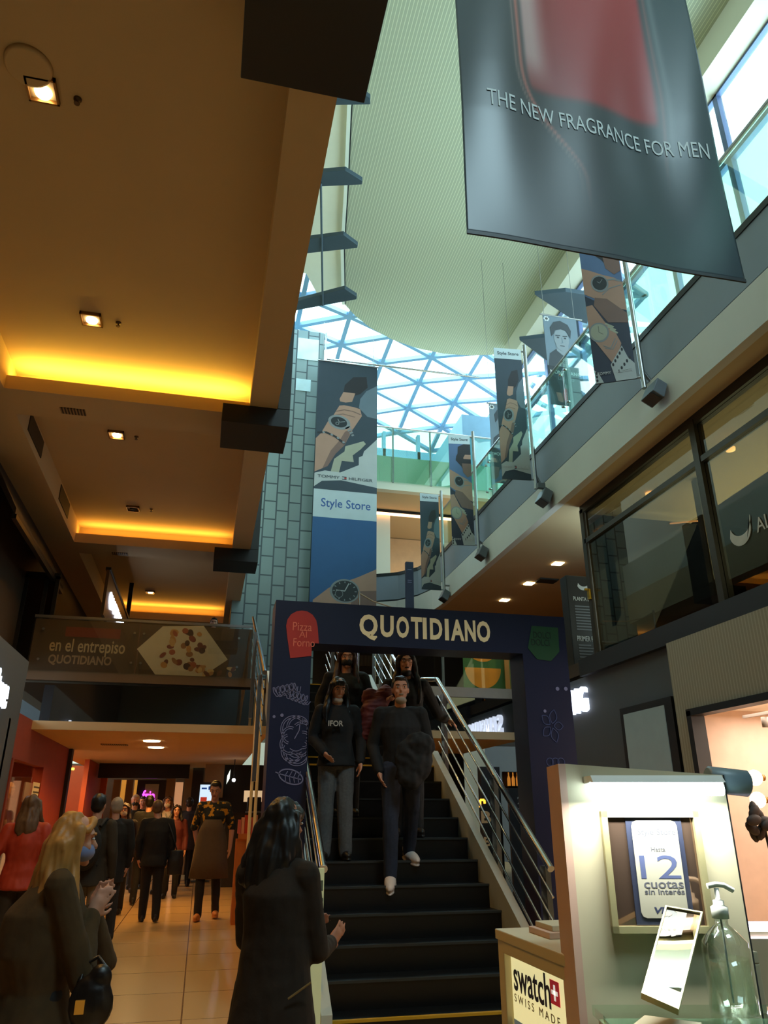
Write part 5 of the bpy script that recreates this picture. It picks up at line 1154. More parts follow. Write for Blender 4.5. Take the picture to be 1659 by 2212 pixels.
# pump bottle
q = atZ(1588, 2188, ZG); R = .056
t = thing('pump_bottle', 'clear pump bottle of hand gel on the glass counter', 'bottle', q)
BG = glass('bottle_glass', (.93, .96, .93, 1), .14, .05); GEL = mat('gel', (214,224,204), .15); PUMPW = mat('pump_white', (228,226,214), .4)
MB().m(BG).lathe(q, [(.0, .0), (R, .002), (R, .135), (R*.96, .15), (R*.55, .175), (.016, .187), (.016, .20)], 28).build('body', t)
MB().m(glass('gel_clear', (.95, .97, .90, 1), .05)).lathe(q, [(.0, .006), (R*.93, .006), (R*.93, .115)], 24).build('gel', t)
MB().m(PUMPW).lathe(q, [(.02, .20), (.021, .225), (.013, .23), (.013, .24), (.006, .242), (.006, .268)], 18).build('collar', t)
MB().m(PUMPW).path([q+UZ*.272-HX*.022, q+UZ*.276, q+UZ*.274+HX*.02, q+UZ*.262+HX*.042], .0065, 10).build('nozzle', t)
MB().m(mat('tube_clear', (190,200,190), .3)).tube(q+UZ*.02, q+UZ*.2, .0025, 6).build('dip_tube', t)
# rear display with violet strip light, plus blush partition
q0, q1 = D_(1608, 2004, 2.6), D_(1660, 2004, 2.6)
t = thing('rear_display', 'low white display with a violet white strip light at the right edge', 'display case', (q0.x, q0.y, 0))
MB().m(KW).prism([q0-UZ*q0.z, q0-UZ*q0.z+HX*.5, q0+HX*.5-UZ*.03, q0-UZ*.03], HY*.3).build('case', t); MB().m(mat('violet_strip', (226,214,255), .5, emit=5, noise_amt=0)).prism([q0-HY*.004-UZ*.010, q0+HX*.5-HY*.004-UZ*.010, q0+HX*.5-HY*.004+UZ*.012, q0-HY*.004+UZ*.012], HY*.05).build('strip_light', t)
# ------------------------------------------------------------------ people
def organic(mb, name, parent, vox, smooth=3, amp=0, nscale=9, stretch=(1, 1, 1), mt=None):
    """fuse overlapping volumes into one continuous skin, smooth it, add soft folds"""
    me = mb.mesh('tmp'); ob = bpy.data.objects.new('tmp', me); COL.objects.link(ob)
    md = ob.modifiers.new('r', 'REMESH'); md.mode = 'VOXEL'; md.voxel_size = vox; md.use_smooth_shade = True
    if smooth: sm = ob.modifiers.new('s', 'SMOOTH'); sm.factor = .5; sm.iterations = smooth
    bpy.context.view_layer.update()
    out = bpy.data.meshes.new_from_object(ob.evaluated_get(bpy.context.evaluated_depsgraph_get()))
    bpy.data.objects.remove(ob); bpy.data.meshes.remove(me); out.name = name
    if amp:
        st = Vector(stretch)
        n = len(out.vertices); co = [0.0]*(3*n); no = [0.0]*(3*n)
        out.vertices.foreach_get('co', co); out.vertices.foreach_get('normal', no)
        for i in range(0, 3*n, 3):
            q = Vector((co[i]*st.x, co[i+1]*st.y, co[i+2]*st.z))*nscale
            k = amp*(noise.noise(q)+.5*noise.noise(q*2.3))
            co[i] += no[i]*k; co[i+1] += no[i+1]*k; co[i+2] += no[i+2]*k
        out.vertices.foreach_set('co', co); out.update()
    out.materials.clear(); out.materials.append(mt); out.polygons.foreach_set('use_smooth', [True]*len(out.polygons))
    o = bpy.data.objects.new(name, out); COL.objects.link(o); o.parent = parent; ROOT[o.name] = ROOT[parent.name]; return o
def local(mb, name, parent):
    o = bpy.data.objects.new(name, mb.mesh(name)); COL.objects.link(o); o.parent = parent; ROOT[o.name] = ROOT[parent.name]; return o
SK = mat('skin', (196,140,112), .55, noise_amt=.06, scale=20); SK2 = mat('skin_tan', (170,112,84), .55, noise_amt=.06, scale=20)
LIP = mat('lip', (150,76,70), .5); EYEW = mat('eye_white', (214,208,202), .3, noise_amt=0); IRIS = mat('eye_dark', (36,24,18), .2, noise_amt=0); TEETH = mat('teeth', (224,216,204), .4, noise_amt=0)
BLK = mat('cloth_black', (14,14,15), .85, noise_amt=.25, scale=30, bump=.2); BLK2 = mat('cloth_charcoal', (26,24,23), .85, noise_amt=.3, scale=30, bump=.2)
OLIVE = mat('cloth_olive', (68,47,15), .9, noise_amt=.3, scale=25, bump=.2); DKCOAT = mat('coat_dark', (34,24,13), .9, noise_amt=.25, scale=30, bump=.2)
JEANG = mat('jeans_grey', (92,92,92), .9, noise_amt=.35, scale=60); JEANN = mat('jeans_navy', (34,42,60), .9, noise_amt=.3, scale=50)
REDJ = mat('jacket_red', (170,52,26), .6, noise_amt=.1); NAVYC = mat('cloth_navy', (38,42,62), .8); GREYC = mat('cloth_grey', (150,138,124), .8); PALEC = mat('cloth_pale', (196,184,170), .8)
SALM = mat('cloth_salmon', (206,130,90), .8); MAROON = mat('cloth_maroon', (96,34,34), .7); TANS = mat('shoe_tan', (190,116,50), .6); WHITES = mat('shoe_white', (214,196,184), .5); BOOT = mat('boot_black', (20,19,18), .5)
HBLK = mat('hair_black', (20,15,13), .45, noise_amt=.3, scale=40); HBRN = mat('hair_brown', (60,36,24), .5, noise_amt=.3, scale=40); HBLD = mat('hair_blonde', (176,122,58), .5, noise_amt=.25, scale=30); HGRY = mat('hair_grey', (150,138,124), .6, noise_amt=.2, scale=40); HASH = mat('hair_ash', (92,66,42), .5, noise_amt=.3, scale=40)
MBLUE = mat('mask_blue', (120,132,172), .7); MWHT = mat('mask_white', (210,196,180), .7); MBLK = mat('mask_black', (24,24,26), .7)
def flower_mat():
    m = mat('flower_shirt', (26,28,24), .8, noise_amt=0); nt = m.node_tree; b = nt.nodes['Principled BSDF']
    tc = nt.nodes.new('ShaderNodeTexCoord'); n = nt.nodes.new('ShaderNodeTexNoise'); n.inputs['Scale'].default_value = 13; n.inputs['Detail'].default_value = 4
    r = nt.nodes.new('ShaderNodeValToRGB'); r.color_ramp.interpolation = 'CONSTANT'; r.color_ramp.elements[0].color = rgb(30,32,26); r.color_ramp.elements[1].color = rgb(206,146,26); r.color_ramp.elements[1].position = .57
    nt.links.new(tc.outputs['Object'], n.inputs[0]); nt.links.new(n.outputs[0], r.inputs[0]); nt.links.new(r.outputs[0], b.inputs['Base Color']); return m
FLOWER = flower_mat(); APRON = mat('apron_brown', (92,76,58), .85, noise_amt=.15, scale=20)
J0 = dict(pel=(0,0,.95), wai=(0,0,1.10), che=(0,.005,1.28), nek=(0,.015,1.47), hed=(0,-.015,1.625),
          shL=(.17,.01,1.42), elL=(.225,.03,1.14), wrL=(.235,-.05,.89), hiL=(.085,0,.93), knL=(.095,-.01,.50), anL=(.10,.02,.09))
def hand(mb, w, d, n, sg, s, curl=.5, r=.0088):
    d = Vector(d).normalized(); n = Vector(n); n = (n-d*n.dot(d)).normalized(); sd = d.cross(n)*sg
    R = Matrix((sd, d, n)).transposed()
    mb.sph(w+d*.048*s, (.040*s, .050*s, .017*s), R, 12, 8); mb.limb(w-d*.02*s, w+d*.03*s, .026*s, .026*s, 10)
    for i, L in enumerate((.068, .077, .071, .056)):
        o = .030-.020*i; b0 = w+(d*(.086-.006*abs(i-1)))*s+sd*o*s
        e1 = (d*math.cos(curl*.5)+n*math.sin(curl*.5)+sd*(.10-.066*i)).normalized(); e2 = (d*math.cos(curl*1.3)+n*math.sin(curl*1.3)+sd*(.10-.066*i)).normalized()
        p1 = b0+e1*L*.55*s; p2 = p1+e2*L*.45*s
        mb.limb(b0-d*.02*s, p1, r*s, r*.95*s, 8); mb.limb(p1, p2, r*.95*s, r*.82*s, 8)
    b0 = w+d*.018*s+sd*.026*s; m = b0+(d*.55+sd*.75+n*.3).normalized()*.038*s; t = m+(d*.85+sd*.35+n*.25).normalized()*.030*s
    mb.limb(b0, m, .013*s, .0105*s, 8); mb.limb(m, t, .0105*s, .009*s, 8)
def person(label, loc, rotz, H, pose={}, skin=SK, top=BLK, hem=.86, hemw=1.0, fat=1.0, sleeve=1.0, pants=BLK2, legr=1.0, shoe=BOOT, hair=HBLK, hstyle='short', hlen=.3, mask=None, face=True, hrot=(0,0,0), vox=.011, hands={}, wid=1.0, tamp=.006, foot={}, smile=False, name='person', cat='person', group=None, coat_open=None, topname='jacket', hvol=1.0, shoek=1.0):
    t = thing(name, label, cat, loc, rotz, group); s = H/1.75; inv = ROOT[t.name].inverted()
    J = {}
    for k, v in J0.items():
        J[k] = Vector(v)
        if k.endswith('L'): J[k[:-1]+'R'] = Vector((-v[0], v[1], v[2]))
    for k in list(J):
        if k[:2] in ('sh', 'el'): J[k].x *= wid
    for k, v in pose.items():
        J[k] = (inv @ v[1])/s if isinstance(v, tuple) and v[0] == 'w' else Vector(v)
    J = {k: v*s for k, v in J.items()}
    Rh = Matrix.Rotation(hrot[2], 3, 'Z') @ Matrix.Rotation(hrot[0], 3, 'X') @ Matrix.Rotation(hrot[1], 3, 'Y')
    hp = lambda x, y, z: J['hed']+Rh @ (Vector((x, y, z))*s)
    fL = {}
    # --- body: one continuous skin
    b = MB()
    tor = lambda inf, sc=1.0: [(J['pel']+Vector((0,0,-.09))*s, (.135+inf)*s*sc, (.10+inf)*s*sc), (J['pel'], (.158+inf)*s*sc, (.115+inf)*s*sc), (J['wai'], (.130+inf)*s*sc*(.6+.4*fat), (.095+inf)*s*sc*fat), (J['che'], (.155+inf)*wid*s*sc, (.108+inf)*s*sc*(.5+.5*fat)), (J['nek']+Vector((0,0,-.06))*s, (.125+inf)*wid*s*sc, (.075+inf)*s*sc), (J['nek']+Vector((0,0,-.01))*s, (.060+inf*.5)*s, (.055+inf*.5)*s)]
    b.loft(tor(0))
    b.limb(J['nek']-Vector((0,0,.03))*s, hp(0,.012,-.06), .056*s, .050*s)
    b.sph(hp(0,.008,.02), (.074*s, .094*s, .098*s), Rh, 18, 12); b.sph(hp(0,-.022,-.045), (.056*s, .066*s, .066*s), Rh, 16, 10)
    b.sph(hp(0,-.068,-.092), (.026*s, .022*s, .020*s), Rh, 10, 7)
    b.limb(hp(0,-.082,.012), hp(0,-.104,-.022), .009*s, .0135*s, 8); b.sph(hp(0,-.072,.034), (.056*s, .020*s, .012*s), Rh, 12, 7)
    for q in (-1, 1): b.sph(hp(.074*q, .012, -.005), (.010*s, .020*s, .031*s), Rh, 8, 7); b.sph(hp(.036*q, -.066, -.024), (.022*s, .018*s, .020*s), Rh, 8, 6)
    for q, L in ((1, 'L'), (-1, 'R')):
        b.limb(J['sh'+L], J['el'+L], .050*s, .040*s); b.limb(J['el'+L], J['wr'+L], .040*s, .027*s)
        hd = hands.get(L, {}); d = hd.get('d'); d = (inv.to_3x3() @ d) if d is not None else (J['wr'+L]-J['el'+L]); n = hd.get('n'); n = (inv.to_3x3() @ n) if n is not None else Vector((-q, -.3, 0))
        hand(b, J['wr'+L], d, n, hd.get('sg', q), s*hd.get('k', 1), hd.get('curl', .5), .0088 if vox < .009 else .0105)
        b.limb(J['hi'+L], J['kn'+L], .080*s, .056*s); b.limb(J['kn'+L], J['an'+L], .056*s, .038*s)
        fd = Vector(foot.get(L, (.12*q, -1, 0))).normalized(); fL[L] = fd
        b.limb(J['an'+L]+Vector((0,0,-.04))*s, J['an'+L]+(fd*.13+Vector((0,0,-.055)))*s, .034*s, .026*s)
    organic(b, 'body', t, min(vox, .0095), 3, mt=skin)
    # --- face
    if face:
        e = MB().m(EYEW)
        for q in (-1, 1): e.sph(hp(.031*q, -.083, .012), (.0135*s, .008*s, .0065*s), Rh, 10, 7)
        e.m(IRIS)
        for q in (-1, 1): e.sph(hp(.031*q, -.0895, .012), (.006*s, .003*s, .006*s), Rh, 8, 6)
        local(e, 'eyes', t)
        e = MB().m(hair)
        for q in (-1, 1): e.path([hp(.016*q, -.092, .031), hp(.033*q, -.091, .037), hp(.050*q, -.080, .032)], .0042*s, 8)
        local(e, 'eyebrows', t)
        if mask is None or mask[1]:
            e = MB().m(LIP); e.sph(hp(0, -.086, -.053), (.024*s, .009*s, .008*s), Rh, 12, 7)
            if smile: e.m(TEETH); e.sph(hp(0, -.0925, -.053), (.017*s, .004*s, .004*s), Rh, 10, 6)
            local(e, 'mouth', t)
    if mask:
        e = MB(); dz = -.055 if mask[1] else 0
        e.sph(hp(0, -.036, -.047+dz), ((.054 if mask[1] else .062)*s, (.060 if mask[1] else .070)*s, .052*s*(.7 if mask[1] else 1)), Rh, 16, 10)
        local(e.m(mask[0]) and e, 'mask', t); 
        o = t.children[-1]; o.data.materials.clear(); o.data.materials.append(mask[0])
    # --- hair
    b = MB()
    if hstyle == 'bald_mannequin': pass
    else:
        b.sph(hp(0,.026,.036), (.083*s, .095*s, .092*s), Rh, 18, 12)
        if hstyle == 'short':
            b.sph(hp(0,.05,-.01), (.076*s, .062*s, .075*s), Rh, 14, 9); b.sph(hp(0,-.035,.095), (.060*s, .050*s, .028*s), Rh, 12, 8)
            ha, st_ = .006, (1, 1, .5)
        else:
            L = hlen; down = Vector((0, 0, -1))
            P0 = hp(0,.055,-.02); back = Rh @ Vector((0, 1, 0))
            b.loft([(hp(0,.045,.06), .080*s, .055*s), (P0, .092*s*hvol, .060*s*hvol), (P0+(down*L*.45+back*.035)*s, .115*s*hvol, .060*s*hvol), (P0+(down*L*.8+back*.05)*s, .110*s*hvol, .050*s*hvol), (P0+(down*L+back*.05)*s, .075*s*hvol, .030*s*hvol)])
            for q in (-1, 1):
                p0, p1 = hp(.074*q, -.014, .045), hp(.092*q, -.004, -.06); p2 = p1+Vector((.030*q, -.045, -L*.55))*s; p3 = p1+Vector((.022*q, -.075, -L*.85))*s
                b.limb(p0, p1, .026*s, .028*s); b.limb(p1, p2, .028*s, .036*s); b.limb(p2, p3, .036*s, .018*s)
            if hstyle == 'bangs':
                for i in range(5): b.limb(hp(-.05+.025*i, -.070, .085), hp(-.056+.028*i, -.092, .052+.006*(i % 2)), .018*s, .008*s)
            else:
                for q in (-1, 1): b.limb(hp(.010*q, -.058, .092), hp(.068*q, -.048, .05), .019*s, .020*s)
            ha, st_ = .014*hvol, (1, 1, .22)
        organic(b, 'hair', t, min(vox, .010), 2, ha*s, 26, st_, mt=hair)
    # --- trousers
    if pants is not None:
        b = MB(); r = legr
        b.loft([(J['pel']+Vector((0,0,-.12))*s, .125*s, .105*s), (J['pel'], .172*s, .13*s), (J['wai']+Vector((0,0,-.06))*s, .150*s, .112*s)])
        for L in 'LR':
            low = J['an'+L]+Vector((0,0,-.02))*s
            b.limb(J['hi'+L], J['kn'+L], .098*s*(.5+.5*r), .072*s*r); b.limb(J['kn'+L], low, .072*s*r, .058*s*r)
        organic(b, 'trousers', t, vox, 3, .005*s, 11, (1, 1, .6), mt=pants)
    # --- shoes
    if shoe is not None:
        for L in 'LR':
            fd = fL[L]; sd = fd.cross(Vector((0,0,1))).normalized(); up_ = sd.cross(fd)
            R = Matrix((sd, fd, up_)).transposed(); b = MB(); a = J['an'+L]; s_0 = s; s = s*shoek
            b.sph(a+fd*.05*s-up_*.040*s, (.044*s, .135*s, .042*s), R, 14, 8); b.sph(a+up_*.0-fd*.01*s, (.046*s, .055*s, .055*s), R, 12, 8); b.sph(a+fd*.045*s-up_*.072*s, (.046*s, .140*s, .018*s), R, 14, 6)
            s = s_0; organic(b, 'shoe', t, min(vox, .010), 1, mt=shoe)
    # --- upper garment
    if top is not None:
        b = MB(); inf = .026 if tamp < .01 else .035
        rg = tor(inf); hz = hem
        low = [(Vector((J['pel'].x, J['pel'].y, hz*s)), (.175+inf)*s*hemw, (.135+inf)*s*hemw)]
        if hz < .80: low.append((Vector((J['pel'].x, J['pel'].y, .5*(hz+.95)*s)), (.172+inf)*s*(.5+.5*hemw), (.132+inf)*s*(.5+.5*hemw)))
        b.loft(low+rg[1:])
        for L in 'LR':
            b.limb(J['sh'+L]+Vector((0,0,-.01))*s, J['el'+L], .070*s, .058*s)
            if sleeve >= 1: b.limb(J['el'+L], J['el'+L].lerp(J['wr'+L], .96), .058*s, .045*s)
            b.limb(J['nek']+Vector((0,0,-.03))*s, J['sh'+L]+Vector((0,0,-.01))*s, .050*s, .064*s)
        organic(b, topname, t, vox, 3, tamp*s, 10, (1, 1, .8), mt=top)
    return t, s, J, hp
def root(u, Y, vtop=None, z=0):
    p = atY(u, 1763, Y); H = None
    if vtop: H = atY(u, vtop, Y).z-z
    return Vector((p.x, Y, z)), H
PIR = PI
# people on the stairs
def stair_pos(u, v, i, dy=.13): p = atZ(u, v, stz(i)) if abs(stz(i)-EYE) > .25 else atY(u, v, sty(i)+dy); p.y = sty(i)+dy; q = atY(u, v, p.y); return Vector((q.x, p.y, stz(i)))
# front man
p = stair_pos(868, 1890, 4)
H = atY(880, 1466, p.y+.1).z-p.z
t, s, J, hp = person('person with short dark hair in black, dark jeans and white sneakers stepping down the stairs', p, -.16, H,
    pose=dict(pel=(0,.05,.93), anR=(-.10,-.03,.09), anL=(.09,.27,.262), knR=(-.10,-.06,.51), knL=(.10,.06,.62), elR=(-.25,.06,1.13), wrR=(-.20,-.06,.90), elL=(.26,.05,1.14), wrL=(.13,-.17,1.02)),
    top=BLK, hem=.84, pants=JEANN, shoe=WHITES, shoek=1.18, hair=HBLK, mask=(GREYC, True), smile=True, vox=.008, wid=1.06, hands={'L': dict(curl=1.2)}, foot={'R': (-.1,-.9,-.35), 'L': (.3,-.9,-.2)})
# the bundled dark coat he carries
c = ROOT[t.name] @ (Vector((.10, -.235, 1.00))*s); tb = thing('bundled_coat', 'black coat bundled in front of the man stepping down the stairs', 'coat', c)
b = MB(); b.sph((0,0,0), (.17,.07,.20)); b.sph((.05,-.02,.10), (.14,.06,.12)); b.sph((-.04,0,-.14), (.11,.06,.12)); organic(b, 'coat_body', tb, .010, 2, .022, 9, mt=BLK)
# woman in hoodie
p = stair_pos(722, 1830, 5, .12); H = atY(738, 1464, p.y).z-p.z
t, s, J, hp = person('person with dark bangs looking down, black hoodie and grey jeans, left on the stairs', p, -.10, H,
    pose=dict(elR=(-.25,.03,1.14), wrR=(-.13,-.16,.98), elL=(.25,.04,1.14), wrL=(.24,-.07,.90), anL=(.11,.02,.09), anR=(-.10,.0,.09)),
    top=BLK, hem=.86, pants=JEANG, legr=1.12, shoe=BOOT, hair=HBLK, hstyle='bangs', hlen=.34, mask=(MWHT, True), hrot=(.30,0,-.25+.5), vox=.008, topname='hoodie')
hf = Fr(ROOT[t.name] @ Vector((0, -.175*s, 0)), ROOT[t.name].to_3x3() @ Vector((1,0,0)), UZ); text(hf, 'IFOR', -.10*s, .05*s, 1.235*s, 1.29*s, mat('hoodie_print', (196,190,180), .7), t, 'hoodie_lettering', d=0, th=.012, bold=.02)
# brown haired woman with mask, back left
p = stair_pos(742, 1770, 7, .12); H = atY(742, 1397, p.y).z-p.z
t, s, J, hp = person('person with brown hair and black mask in a fluffy coat, back left on the stairs', p, -.10, H,
    pose=dict(elL=(.28,.0,1.16), wrL=(.30,-.17,1.04), elR=(-.28,.04,1.14)), top=BLK, hem=.78, hemw=1.06, tamp=.014, fat=1.15, wid=1.1, pants=BLK2, hair=HBRN, hstyle='long', hlen=.36, mask=(MBLK, False), hrot=(.15,0,0), vox=.009, topname='fluffy_coat')
# glasses woman at the rail
p = stair_pos(880, 1790, 6, .14); H = atY(877, 1407, p.y).z-p.z
rail = atX(985, 1558, 2.47); rail.z -= .02
wr = rail+Vector((-.10, .03, .035))
sh = p+Vector((.0, 0, 1.12*H/1.75))
holdp = atY(848, 1512, p.y-.24)
t, s, J, hp = person('person with long dark hair and glasses smiling, one hand on the right handrail', p, -.12, H,
    pose=dict(elL=('w', (p+Vector((.19,0,1.40*H/1.75))).lerp(wr, .5)+Vector((.03,.02,-.10))), wrL=('w', wr), elR=(-.25,-.02,1.13), wrR=('w', holdp)),
    top=BLK, hem=.82, pants=BLK2, shoe=BOOT, hair=HBLK, hstyle='long', hlen=.40, mask=(MBLK, True), smile=True, hrot=(.05,0,0), vox=.008, hands={'L': dict(d=Vector((.8,-.45,-.35)), n=Vector((0,-.3,-1)), curl=.9), 'R': dict(d=Vector((-.4,-.6,.2)), n=Vector((.2,-.5,-.8)), curl=1.1)})
e = MB().m(DARKM)
for q in (-1, 1):
    c = hp(.033*q, -.101, .010); k = 14; e.path([c+Vector((.021*s*math.cos(2*PI*i/k), 0, .016*s*math.sin(2*PI*i/k))) for i in range(k+1)], .0016*s, 6); e.tube(hp(.053*q, -.098, .012), hp(.076*q, .0, .010), .0014*s, 6)
e.tube(hp(-.012,-.103,.012), hp(.012,-.103,.012), .0014*s, 6); local(e, 'glasses', t)
c = atY(806, 1535, p.y-.26); tb = thing('puffer_jacket', 'maroon puffer jacket carried between the two rear people on the stairs', 'jacket', c)
b = MB(); b.limb((.12,.02,.16), (-.02,0,.0), .085, .10); b.limb((-.02,0,0), (-.07,.02,-.22), .10, .085); b.sph((-.02,.02,.12), (.09,.07,.09))
organic(b, 'quilted_shell', tb, .010, 2, .012, 14, (.6, .6, 2.2), mt=MAROON)
# dark clapping woman, foreground
p, _ = root(608, 3.42); H = 1.44
h1, h2 = atY(712, 1992, 3.60), atY(722, 2004, 3.63)
t, s, J, hp = person('person with dark hair and long dark coat seen from behind, clapping before the stairs', p, 2.62, H,
    pose=dict(nek=(0,-.01,1.455), hed=(0,-.045,1.60), shL=(.155,.01,1.375), shR=(-.155,.01,1.375), elL=('w', p+Vector((-.10,.27,.86))), wrL=('w', h1+Vector((-.10,.04,-.05))), elR=('w', atY(684, 2055, 3.40)), wrR=('w', h2+Vector((-.03,-.07,-.05)))),
    skin=SK2, top=DKCOAT, hem=.25, hemw=1.38, fat=1.12, pants=BLK2, hair=HBLK, hstyle='long', hlen=.32, hvol=1.2, face=True, hrot=(.1,0,-.55), vox=.0075, tamp=.007,
    hands={'L': dict(d=Vector((.75,.15,.60)), n=Vector((.5,-.8,-.1)), curl=.15, sg=1), 'R': dict(d=Vector((.6,.45,.5)), n=Vector((-.5,.8,.2)), curl=.35, sg=-1)}, topname='long_coat')
q0, q1 = atY(622, 2158, 3.26), atY(672, 2122, 3.26)
local(MB().m(mat('zip_pale', (130,110,70), .4, metal=.3)).tube(ROOT[t.name].inverted() @ q0, ROOT[t.name].inverted() @ q1, .004, 6), 'pocket_zip', t)
# blonde woman, foreground left
p, _ = root(140, 3.35); H = 1.42
h1 = atY(236, 1912, 3.42)
t, s, J, hp = person('person with long blonde hair and light blue face mask clapping, close at the lower left', p, 1.86, H,
    pose=dict(pel=(0,.02,.95), wai=(0,.03,1.09), che=(0,.02,1.25), nek=(0,-.01,1.43), hed=(0,-.06,1.555), shL=(.17,.0,1.38), shR=(-.17,.0,1.38), elL=('w', p+Vector((.20,.20,.82))), wrL=('w', h1+Vector((-.06,.04,-.09))), elR=('w', p+Vector((.16,-.12,.80))), wrR=('w', h1+Vector((-.05,-.06,-.10)))),
    top=OLIVE, hem=.30, hemw=1.9, fat=1.6, wid=1.08, pants=BLK2, hair=HBLD, hstyle='long', hlen=.56, hvol=1.35, mask=(MBLUE, False), hrot=(.08,0,-.1), vox=.0075, tamp=.008,
    hands={'L': dict(d=Vector((.45,.0,.9)), n=Vector((.3,-1,0)), curl=.25, sg=1), 'R': dict(d=Vector((.5,.1,.85)), n=Vector((-.2,1,0)), curl=.25, sg=-1)}, topname='long_coat')
c = atY(196, 2168, 3.15); tb = thing('handbag', 'round black handbag with a bright gold buckle beside the blonde person', 'bag', c)
b = MB(); b.sph((0,0,0), (.075,.045,.09)); b.sph((.02,0,.07), (.04,.03,.05)); organic(b, 'bag_body', tb, .006, 2, .003, 14, mt=mat('bag_leather', (26,18,14), .35))
local(MB().m(mat('gold_buckle', (226,160,60), .2, metal=1, emit=.15)).box(-.045,-.015,-.053,-.040,-.02,.02), 'buckle', tb); local(MB().m(mat('bag_leather', (26,18,14), .35)).path([(-.05,.03,.06), (-.04,.06,.11), (.0,.06,.13), (.04,.04,.09)], .008, 8), 'handle', tb)
# passage people
p, H = root(64, 8.0, 1716)
t, s, J, hp = person('person with long light hair in a red quilted jacket walking away, left edge', p, PIR, H, top=REDJ, hem=.84, pants=mat('trousers_olive', (46,36,22), .85), hair=HASH, hstyle='long', hlen=.26, face=False, tamp=.012, pose=dict(elL=(.27,.06,1.14), wrL=(.28,-.02,.90), anL=(.1,.18,.12), knL=(.1,.03,.51)), shoe=mat('shoe_beige', (150,120,90), .6), topname='quilted_jacket')
p, H = root(210, 8.6, 1714)
t, s, J, hp = person('person with short dark hair and a backpack, grey sleeve and pale trousers, seen from behind', p, PIR-.25, H, top=mat('jacket_olive_dark', (46,38,26), .85), hem=.80, pants=mat('trousers_pale', (120,108,90), .85), hair=HBLK, face=False, fat=1.15, wid=1.05)
inv_ = ROOT[t.name]; c = inv_ @ (Vector((0,.20,1.20))*s); tb = thing('backpack', 'dark backpack worn by the person with pale trousers', 'bag', c, PIR-.25)
b = MB(); b.sph((0,0,0), (.15,.085,.22)); b.sph((0,.05,-.08), (.12,.06,.12)); organic(b, 'bag_body', tb, .011, 2, .004, 9, mt=BLK2)
e = MB().m(BLK2)
for q in (-1, 1): e.path([(.10*q,-.04,.18), (.12*q,-.12,.25), (.13*q,-.24,.22), (.13*q,-.30,.05), (.11*q,-.22,-.14), (.09*q,-.08,-.18)], .016, 8)
local(e, 'shoulder_straps', tb)
p, H = root(250, 10.2, 1722)
person('person with white hair in a black coat, just right of the backpack', p, PIR+.2, H, top=BLK, hem=.70, hair=HGRY, face=False, fat=1.2, wid=1.08, pants=BLK2)
p = atZ(318, 1993, 0); H = atY(340, 1727, p.y).z
t, s, J, hp = person('person with short ash hair in a black jacket walking away with a shoulder bag', p, PIR+.05, H, top=BLK, hem=.78, fat=1.35, wid=1.16, pants=BLK, legr=1.05, hair=HASH, face=False, pose=dict(anL=(.09,-.14,.09), knL=(.09,-.10,.51), anR=(-.11,.06,.10), hed=(.03,-.03,1.62)), tamp=.009)
c = ROOT[t.name] @ (Vector((-.33,.02,.84))*s); tb = thing('shoulder_bag', 'black shoulder bag at the side of the person in the black jacket', 'bag', c, PIR+.05)
b = MB(); b.loft([((0,0,-.17), .10, .05), ((0,0,0), .11, .06), ((0,0,.15), .09, .045)]); organic(b, 'bag_body', tb, .011, 2, .004, 9, mt=BOOT); local(MB().m(BOOT).path([(0,-.05,.15), (.08,-.12,.40), (.20,-.10,.62), (.12,.10,.45), (0,.05,.15)], .010, 8), 'strap', tb)
p, H = root(320, 14.2, 1717); person('person with dark hair walking ahead of the person with the shoulder bag', p, PIR, H, top=BLK2, hem=.76, hair=HBLK, face=False)
# man in apron
p = atZ(443, 1986, 0); H = atY(470, 1687, p.y).z
t, s, J, hp = person('person in a yellow flowered shirt, long brown apron and tan shoes walking towards the camera', p, -.05, H, pose=dict(anR=(-.10,-.16,.09), knR=(-.10,-.10,.51), anL=(.12,.10,.10), knL=(.10,.0,.50), elR=(-.25,.10,1.14), wrR=(-.20,.10,.92), elL=(.27,.06,1.14), wrL=(.26,.02,.88)), top=FLOWER, hem=.86, sleeve=.4, pants=BLK2, legr=.9, shoe=TANS, hair=HBLK, hrot=(.35,0,-.1), topname='flowered_shirt', vox=.010)
b = MB(); sg = []
for z, rx, ry in ((.50,.27,.20), (.72,.24,.19), (.95,.215,.172), (1.10,.18,.15), (1.24,.15,.165)): sg.append((z, rx, ry))
vs = []; n = 18
for z, rx, ry in sg:
    for k in range(n+1): a = PI+PI*(.04+.92*k/n) if z < 1.15 else PI+PI*(.22+.56*k/n); vs.append(Vector((rx*math.cos(a), ry*math.sin(a), z))*s)
b.m(APRON).add(vs, [(j*(n+1)+k, j*(n+1)+k+1, (j+1)*(n+1)+k+1, (j+1)*(n+1)+k) for j in range(len(sg)-1) for k in range(n)], True)
o = local(b, 'apron', t); md = o.modifiers.new('thick', 'SOLIDIFY'); md.thickness = .008
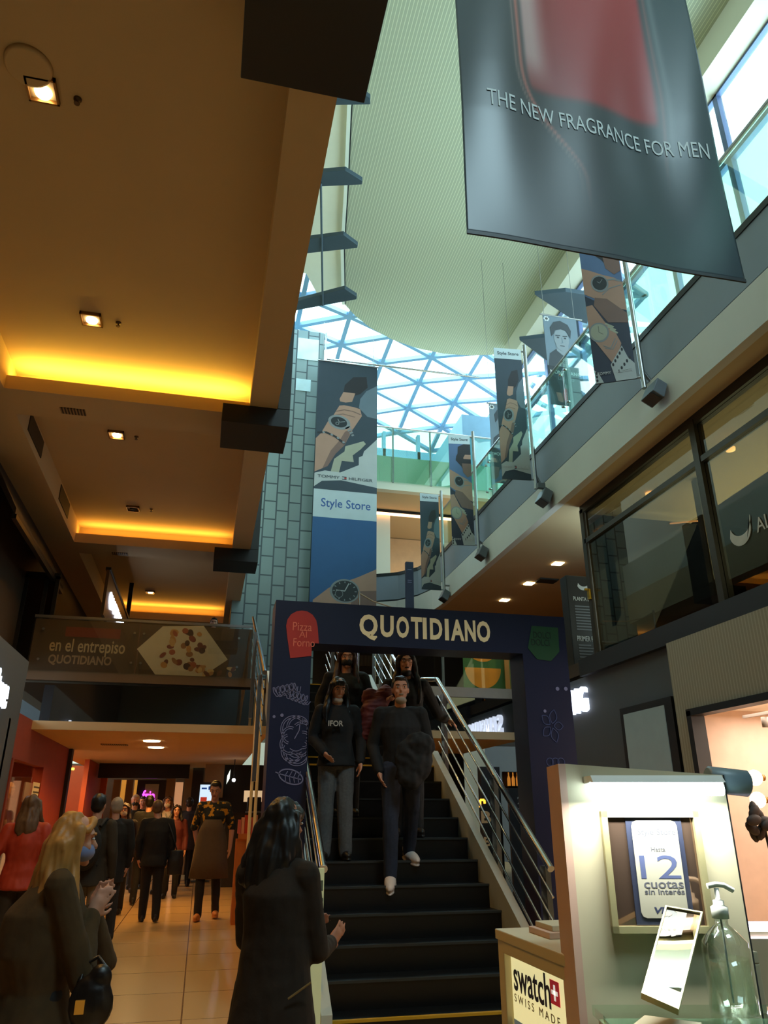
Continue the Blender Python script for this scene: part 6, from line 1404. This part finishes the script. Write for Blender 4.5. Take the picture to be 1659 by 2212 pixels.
# further passage people
p, H = root(268, 13.0, 1734); t, s, J, hp = person('person facing the camera in a dark jacket over a salmon top and pale mask', p, -.1, H, top=mat('jacket_brown_dark', (40,26,22), .85), hem=.78, hair=HBRN, hstyle='long', hlen=.2, mask=(MWHT, False), wid=1.08)
b = MB().m(SALM); b.loft([(Vector((0,-.085,.86))*s, .09*s, .085*s), (Vector((0,-.10,1.1))*s, .075*s, .07*s), (Vector((0,-.095,1.28))*s, .075*s, .07*s), (Vector((0,-.05,1.44))*s, .04*s, .04*s)]); local(b, 'salmon_top', t)
p, H = root(289, 16.4, 1716); person('person in dark clothes with a pale knitted hat, far back in the passage', p, .1, H, top=BLK2, hair=PALEC, mask=(MBLK, False))
p, H = root(306, 17.2, 1720); person('person in black with dark hair in front of the far doorway', p, 0, H, top=BLK, hair=HBLK)
p, H = root(361, 16.0, 1719); person('person in a white coat with a white mask by the bright doorway', p, -.3, H, top=PALEC, hem=.55, hair=HBRN, hstyle='long', hlen=.2, mask=(MWHT, False), pants=BLK2)
p, H = root(381, 15.2, 1738); person('small person in a maroon top with dark hair beside the white coat', p, 0, H, top=MAROON, hair=HBLK, hstyle='long', hlen=.15)
p, H = root(407, 17.6, 1722); person('person in a navy jacket walking away, left of the person in the apron', p, PIR, H, top=NAVYC, hem=.70, fat=1.25, wid=1.15, hair=HBLK, face=False, pants=BLK)
p, H = root(425, 14.6, 1763); p.z = 3.3; H = atY(425, 1333, 14.6).z-3.3
person('person on the mezzanine whose head shows above the food poster', p, 0, H, top=BLK2, hair=HBLK)
# shop window dummies
MANN = mat('mannequin', (226,160,96), .4, noise_amt=.03); RTOP = mat('dummy_red', (170,70,40), .7)
for i, (u, Yd, vt) in enumerate(((42, 12.3, 1684), (27, 12.75, 1688))):
    a = atY(u, 1763, Yd); zt_ = atY(u, vt, Yd).z; a.z = .36; a.x = min(a.x, XG-.35)
    person(['shop window mannequin in a red top, nearer the glass edge', 'second shop window mannequin standing behind the first one'][i], a, 1.2, zt_-.36, skin=MANN, top=RTOP, sleeve=.0, hem=.86, pants=PALEC if i else RTOP, shoe=None, hstyle='bald_mannequin', face=False, name='mannequin', cat='mannequin', group='mannequins in the red shop', topname='top', pose=dict(elL=(.26,.03,1.14), wrL=(.28,-.05,.9)))
for o in bpy.data.objects:
    if o.type == 'MESH' and o.parent is None and 'kind' not in o and 'label' not in o: print('UNTAGGED', o.name)
